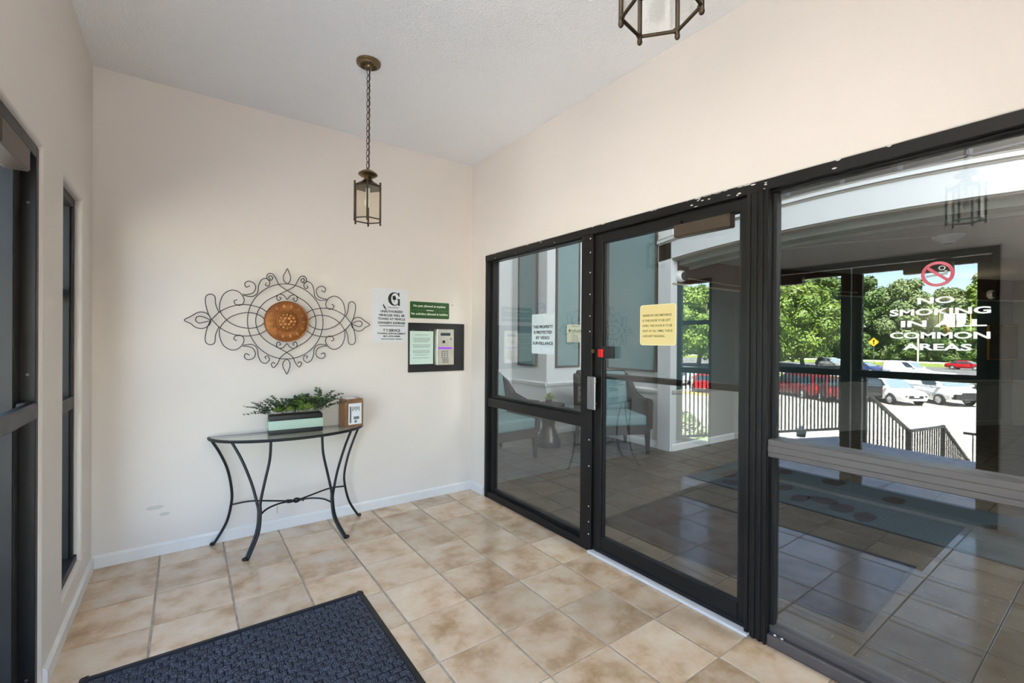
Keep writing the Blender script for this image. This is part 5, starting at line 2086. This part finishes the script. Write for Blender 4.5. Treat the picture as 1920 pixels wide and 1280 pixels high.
SUV = dict(L=4.9, W=1.92, st_=[(-2.45, .42, 1.02, .82), (-2.3, .34, 1.10, .92), (-1.0, .30, 1.08, .96), (.8, .30, 1.06, .96), (1.2, .32, 1.02, .95), (2.0, .34, .92, .90), (2.35, .36, .80, .76)], cab=(-2.35, 1.25, -2.0, .30, 1.05, 1.70, .90, .68), r=.36, wb=(-1.45, 1.42))
SED = dict(L=4.7, W=1.82, st_=[(-2.35, .36, .88, .76), (-2.1, .30, .98, .88), (-.9, .26, .95, .91), (.8, .26, .93, .91), (1.3, .28, .88, .90), (2.0, .30, .78, .85), (2.3, .32, .68, .72)], cab=(-1.75, 1.20, -1.05, .25, .92, 1.44, .86, .62), r=.33, wb=(-1.38, 1.38))
MVAN = dict(L=5.1, W=1.98, st_=[(-2.5, .36, 1.02, .86), (-2.4, .30, 1.08, .96), (-1.0, .27, 1.05, .99), (1.0, .27, 1.02, .99), (1.6, .30, .97, .97), (2.2, .32, .86, .90), (2.5, .34, .74, .78)], cab=(-2.45, 1.75, -2.2, .55, 1.03, 1.76, .94, .74), r=.34, wb=(-1.5, 1.5), side_win=((.03, .32), (.35, .62), (.65, .95)))
CVAN = dict(L=5.7, W=2.02, st_=[(-2.85, .42, 1.25, .97), (-2.75, .36, 1.30, 1.0), (-.5, .34, 1.28, 1.01), (1.6, .36, 1.25, 1.01), (2.1, .40, 1.16, .99), (2.7, .46, 1.05, .93), (2.82, .48, 1.0, .90)], cab=(-2.82, 1.95, -2.75, .95, 1.22, 2.10, .98, .82), r=.37, wb=(-1.75, 1.72), side_win=((.70, .95),), front='van')
SVAN = dict(L=4.6, W=1.8, st_=[(-2.3, .34, 1.05, .84), (-2.2, .30, 1.10, .89), (-.5, .28, 1.08, .90), (1.0, .28, 1.04, .90), (1.7, .32, .95, .86), (2.15, .34, .84, .76), (2.3, .36, .76, .70)], cab=(-2.28, 1.55, -2.2, .45, 1.05, 1.84, .87, .70), r=.33, wb=(-1.35, 1.40), side_win=((.72, .95),))
PICK = dict(L=5.6, W=2.0, st_=[(-2.8, .5, 1.12, .92), (-2.7, .42, 1.16, .98), (-1.0, .40, 1.15, 1.0), (1.0, .40, 1.12, 1.0), (1.5, .42, 1.12, .98), (2.4, .46, 1.06, .94), (2.75, .48, .95, .86)], cab=(-1.1, 1.45, -.8, .75, 1.13, 1.86, .94, .74), r=.40, wb=(-1.75, 1.75), side_win=((.06, .46), (.52, .95)))
LOT = 'cars in the parking lot'
car('white crossover parked nose out beside the white cargo van', (-35.9, 10.55, G), R(-52), 'cwhite', **SUV, group=LOT)
car('white cargo van parked nose out with amber front lights', (-38.6, 8.8, G), R(-52), 'cwhite', **CVAN, group=LOT, cat='van', name='van')
car('black sport utility car parked tail out beside the white crossover', (-36.2, 12.6, G), R(140), 'cblack', **SUV, group=LOT)
car('dark red sport utility car parked tail out behind the porch railing', (-33.8, 13.6, G), R(140), 'cdred', **SUV, group=LOT)
car('red minivan parked behind the porch railing', (-34.2, 15.6, G), R(118), 'cred', **MVAN, group=LOT, cat='van', name='van')
car('navy pickup truck parked tail out next to the red minivan', (-33.0, 18.4, G), R(150), 'cnavy', **PICK, group=LOT, cat='truck', name='pickup_truck')
car('white sedan seen at the far end of the narrow window', (-33.5, 26.0, G), R(165), 'cwhite', **SED, group=LOT)
car('red sedan seen past the narrow window with yellow kerb before it', (-31.5, 21.8, G), R(150), 'cred2', **SED, group=LOT)
car('black sedan parked behind the white cargo van', (-40.5, 5.4, G), R(-52), 'cblack', **SED, group=LOT)
ROAD = 'vehicles on the road'
car('small white delivery van driving on the road', (-70.0, 17.6, G), R(-72), 'cwhite', **SVAN, group=ROAD, cat='van', name='van', rack=True)
car('silver sport utility car at the roadside under the trees', (-80.6, 29.6, G), R(-60), 'csilver', **SUV, group=ROAD)
car('bright red sedan across the road beside the dark bush', (-95, 16.3, G), R(-78), 'cred2', **SED, group=ROAD)
car('blue sedan on the road behind the white delivery van', (-72, 22.6, G), R(-72), 'cblue', **SED, group=ROAD)

# road sign, pole, post
rs = thing('road_sign', 'yellow diamond road sign before the trees', 'sign', (-118, 34.6, G))
MB().cyl((0, 0, 0), (0, 0, 5.0), .07, 8).build('pole', M['alum'], rs)
mb = MB()
mb.prism([(0, -.95), (.95, 0), (0, .95), (-.95, 0)], lambda u, v, w_: (.1 + w_, u, 4.3 + v), .04)
sgn = mb.build('sign_plate', M['ysign'], rs, smooth=0)
mb = MB()
mb.prism([(-.1, -.5), (.1, -.5), (.1, .1), (.3, .1), (0, .55), (-.3, .1), (-.1, .1)], lambda u, v, w_: (.14 + w_, u, 4.3 + v), .01)
mb.build('arrow', M['ink'], sgn, smooth=0)
up_ = MB().tube([(-112, 25.9, G), (-112, 25.9, G + 5.6)], .16, 8).build('utility_pole', M['curb'])
tag(up_, 'pale roadside pole between the white van and the trees', 'pole')
up2 = thing('bollard', 'dark post by the road beside the bright red car', 'post', (-58.5, 9.0, G))
MB().cyl((0, 0, 0), (0, 0, 2.6), .22, 10).build('shaft', M['brown'], up2)
MB().sphere((0, 0, 2.6), .25, seg=10).build('cap', M['brown'], up2)
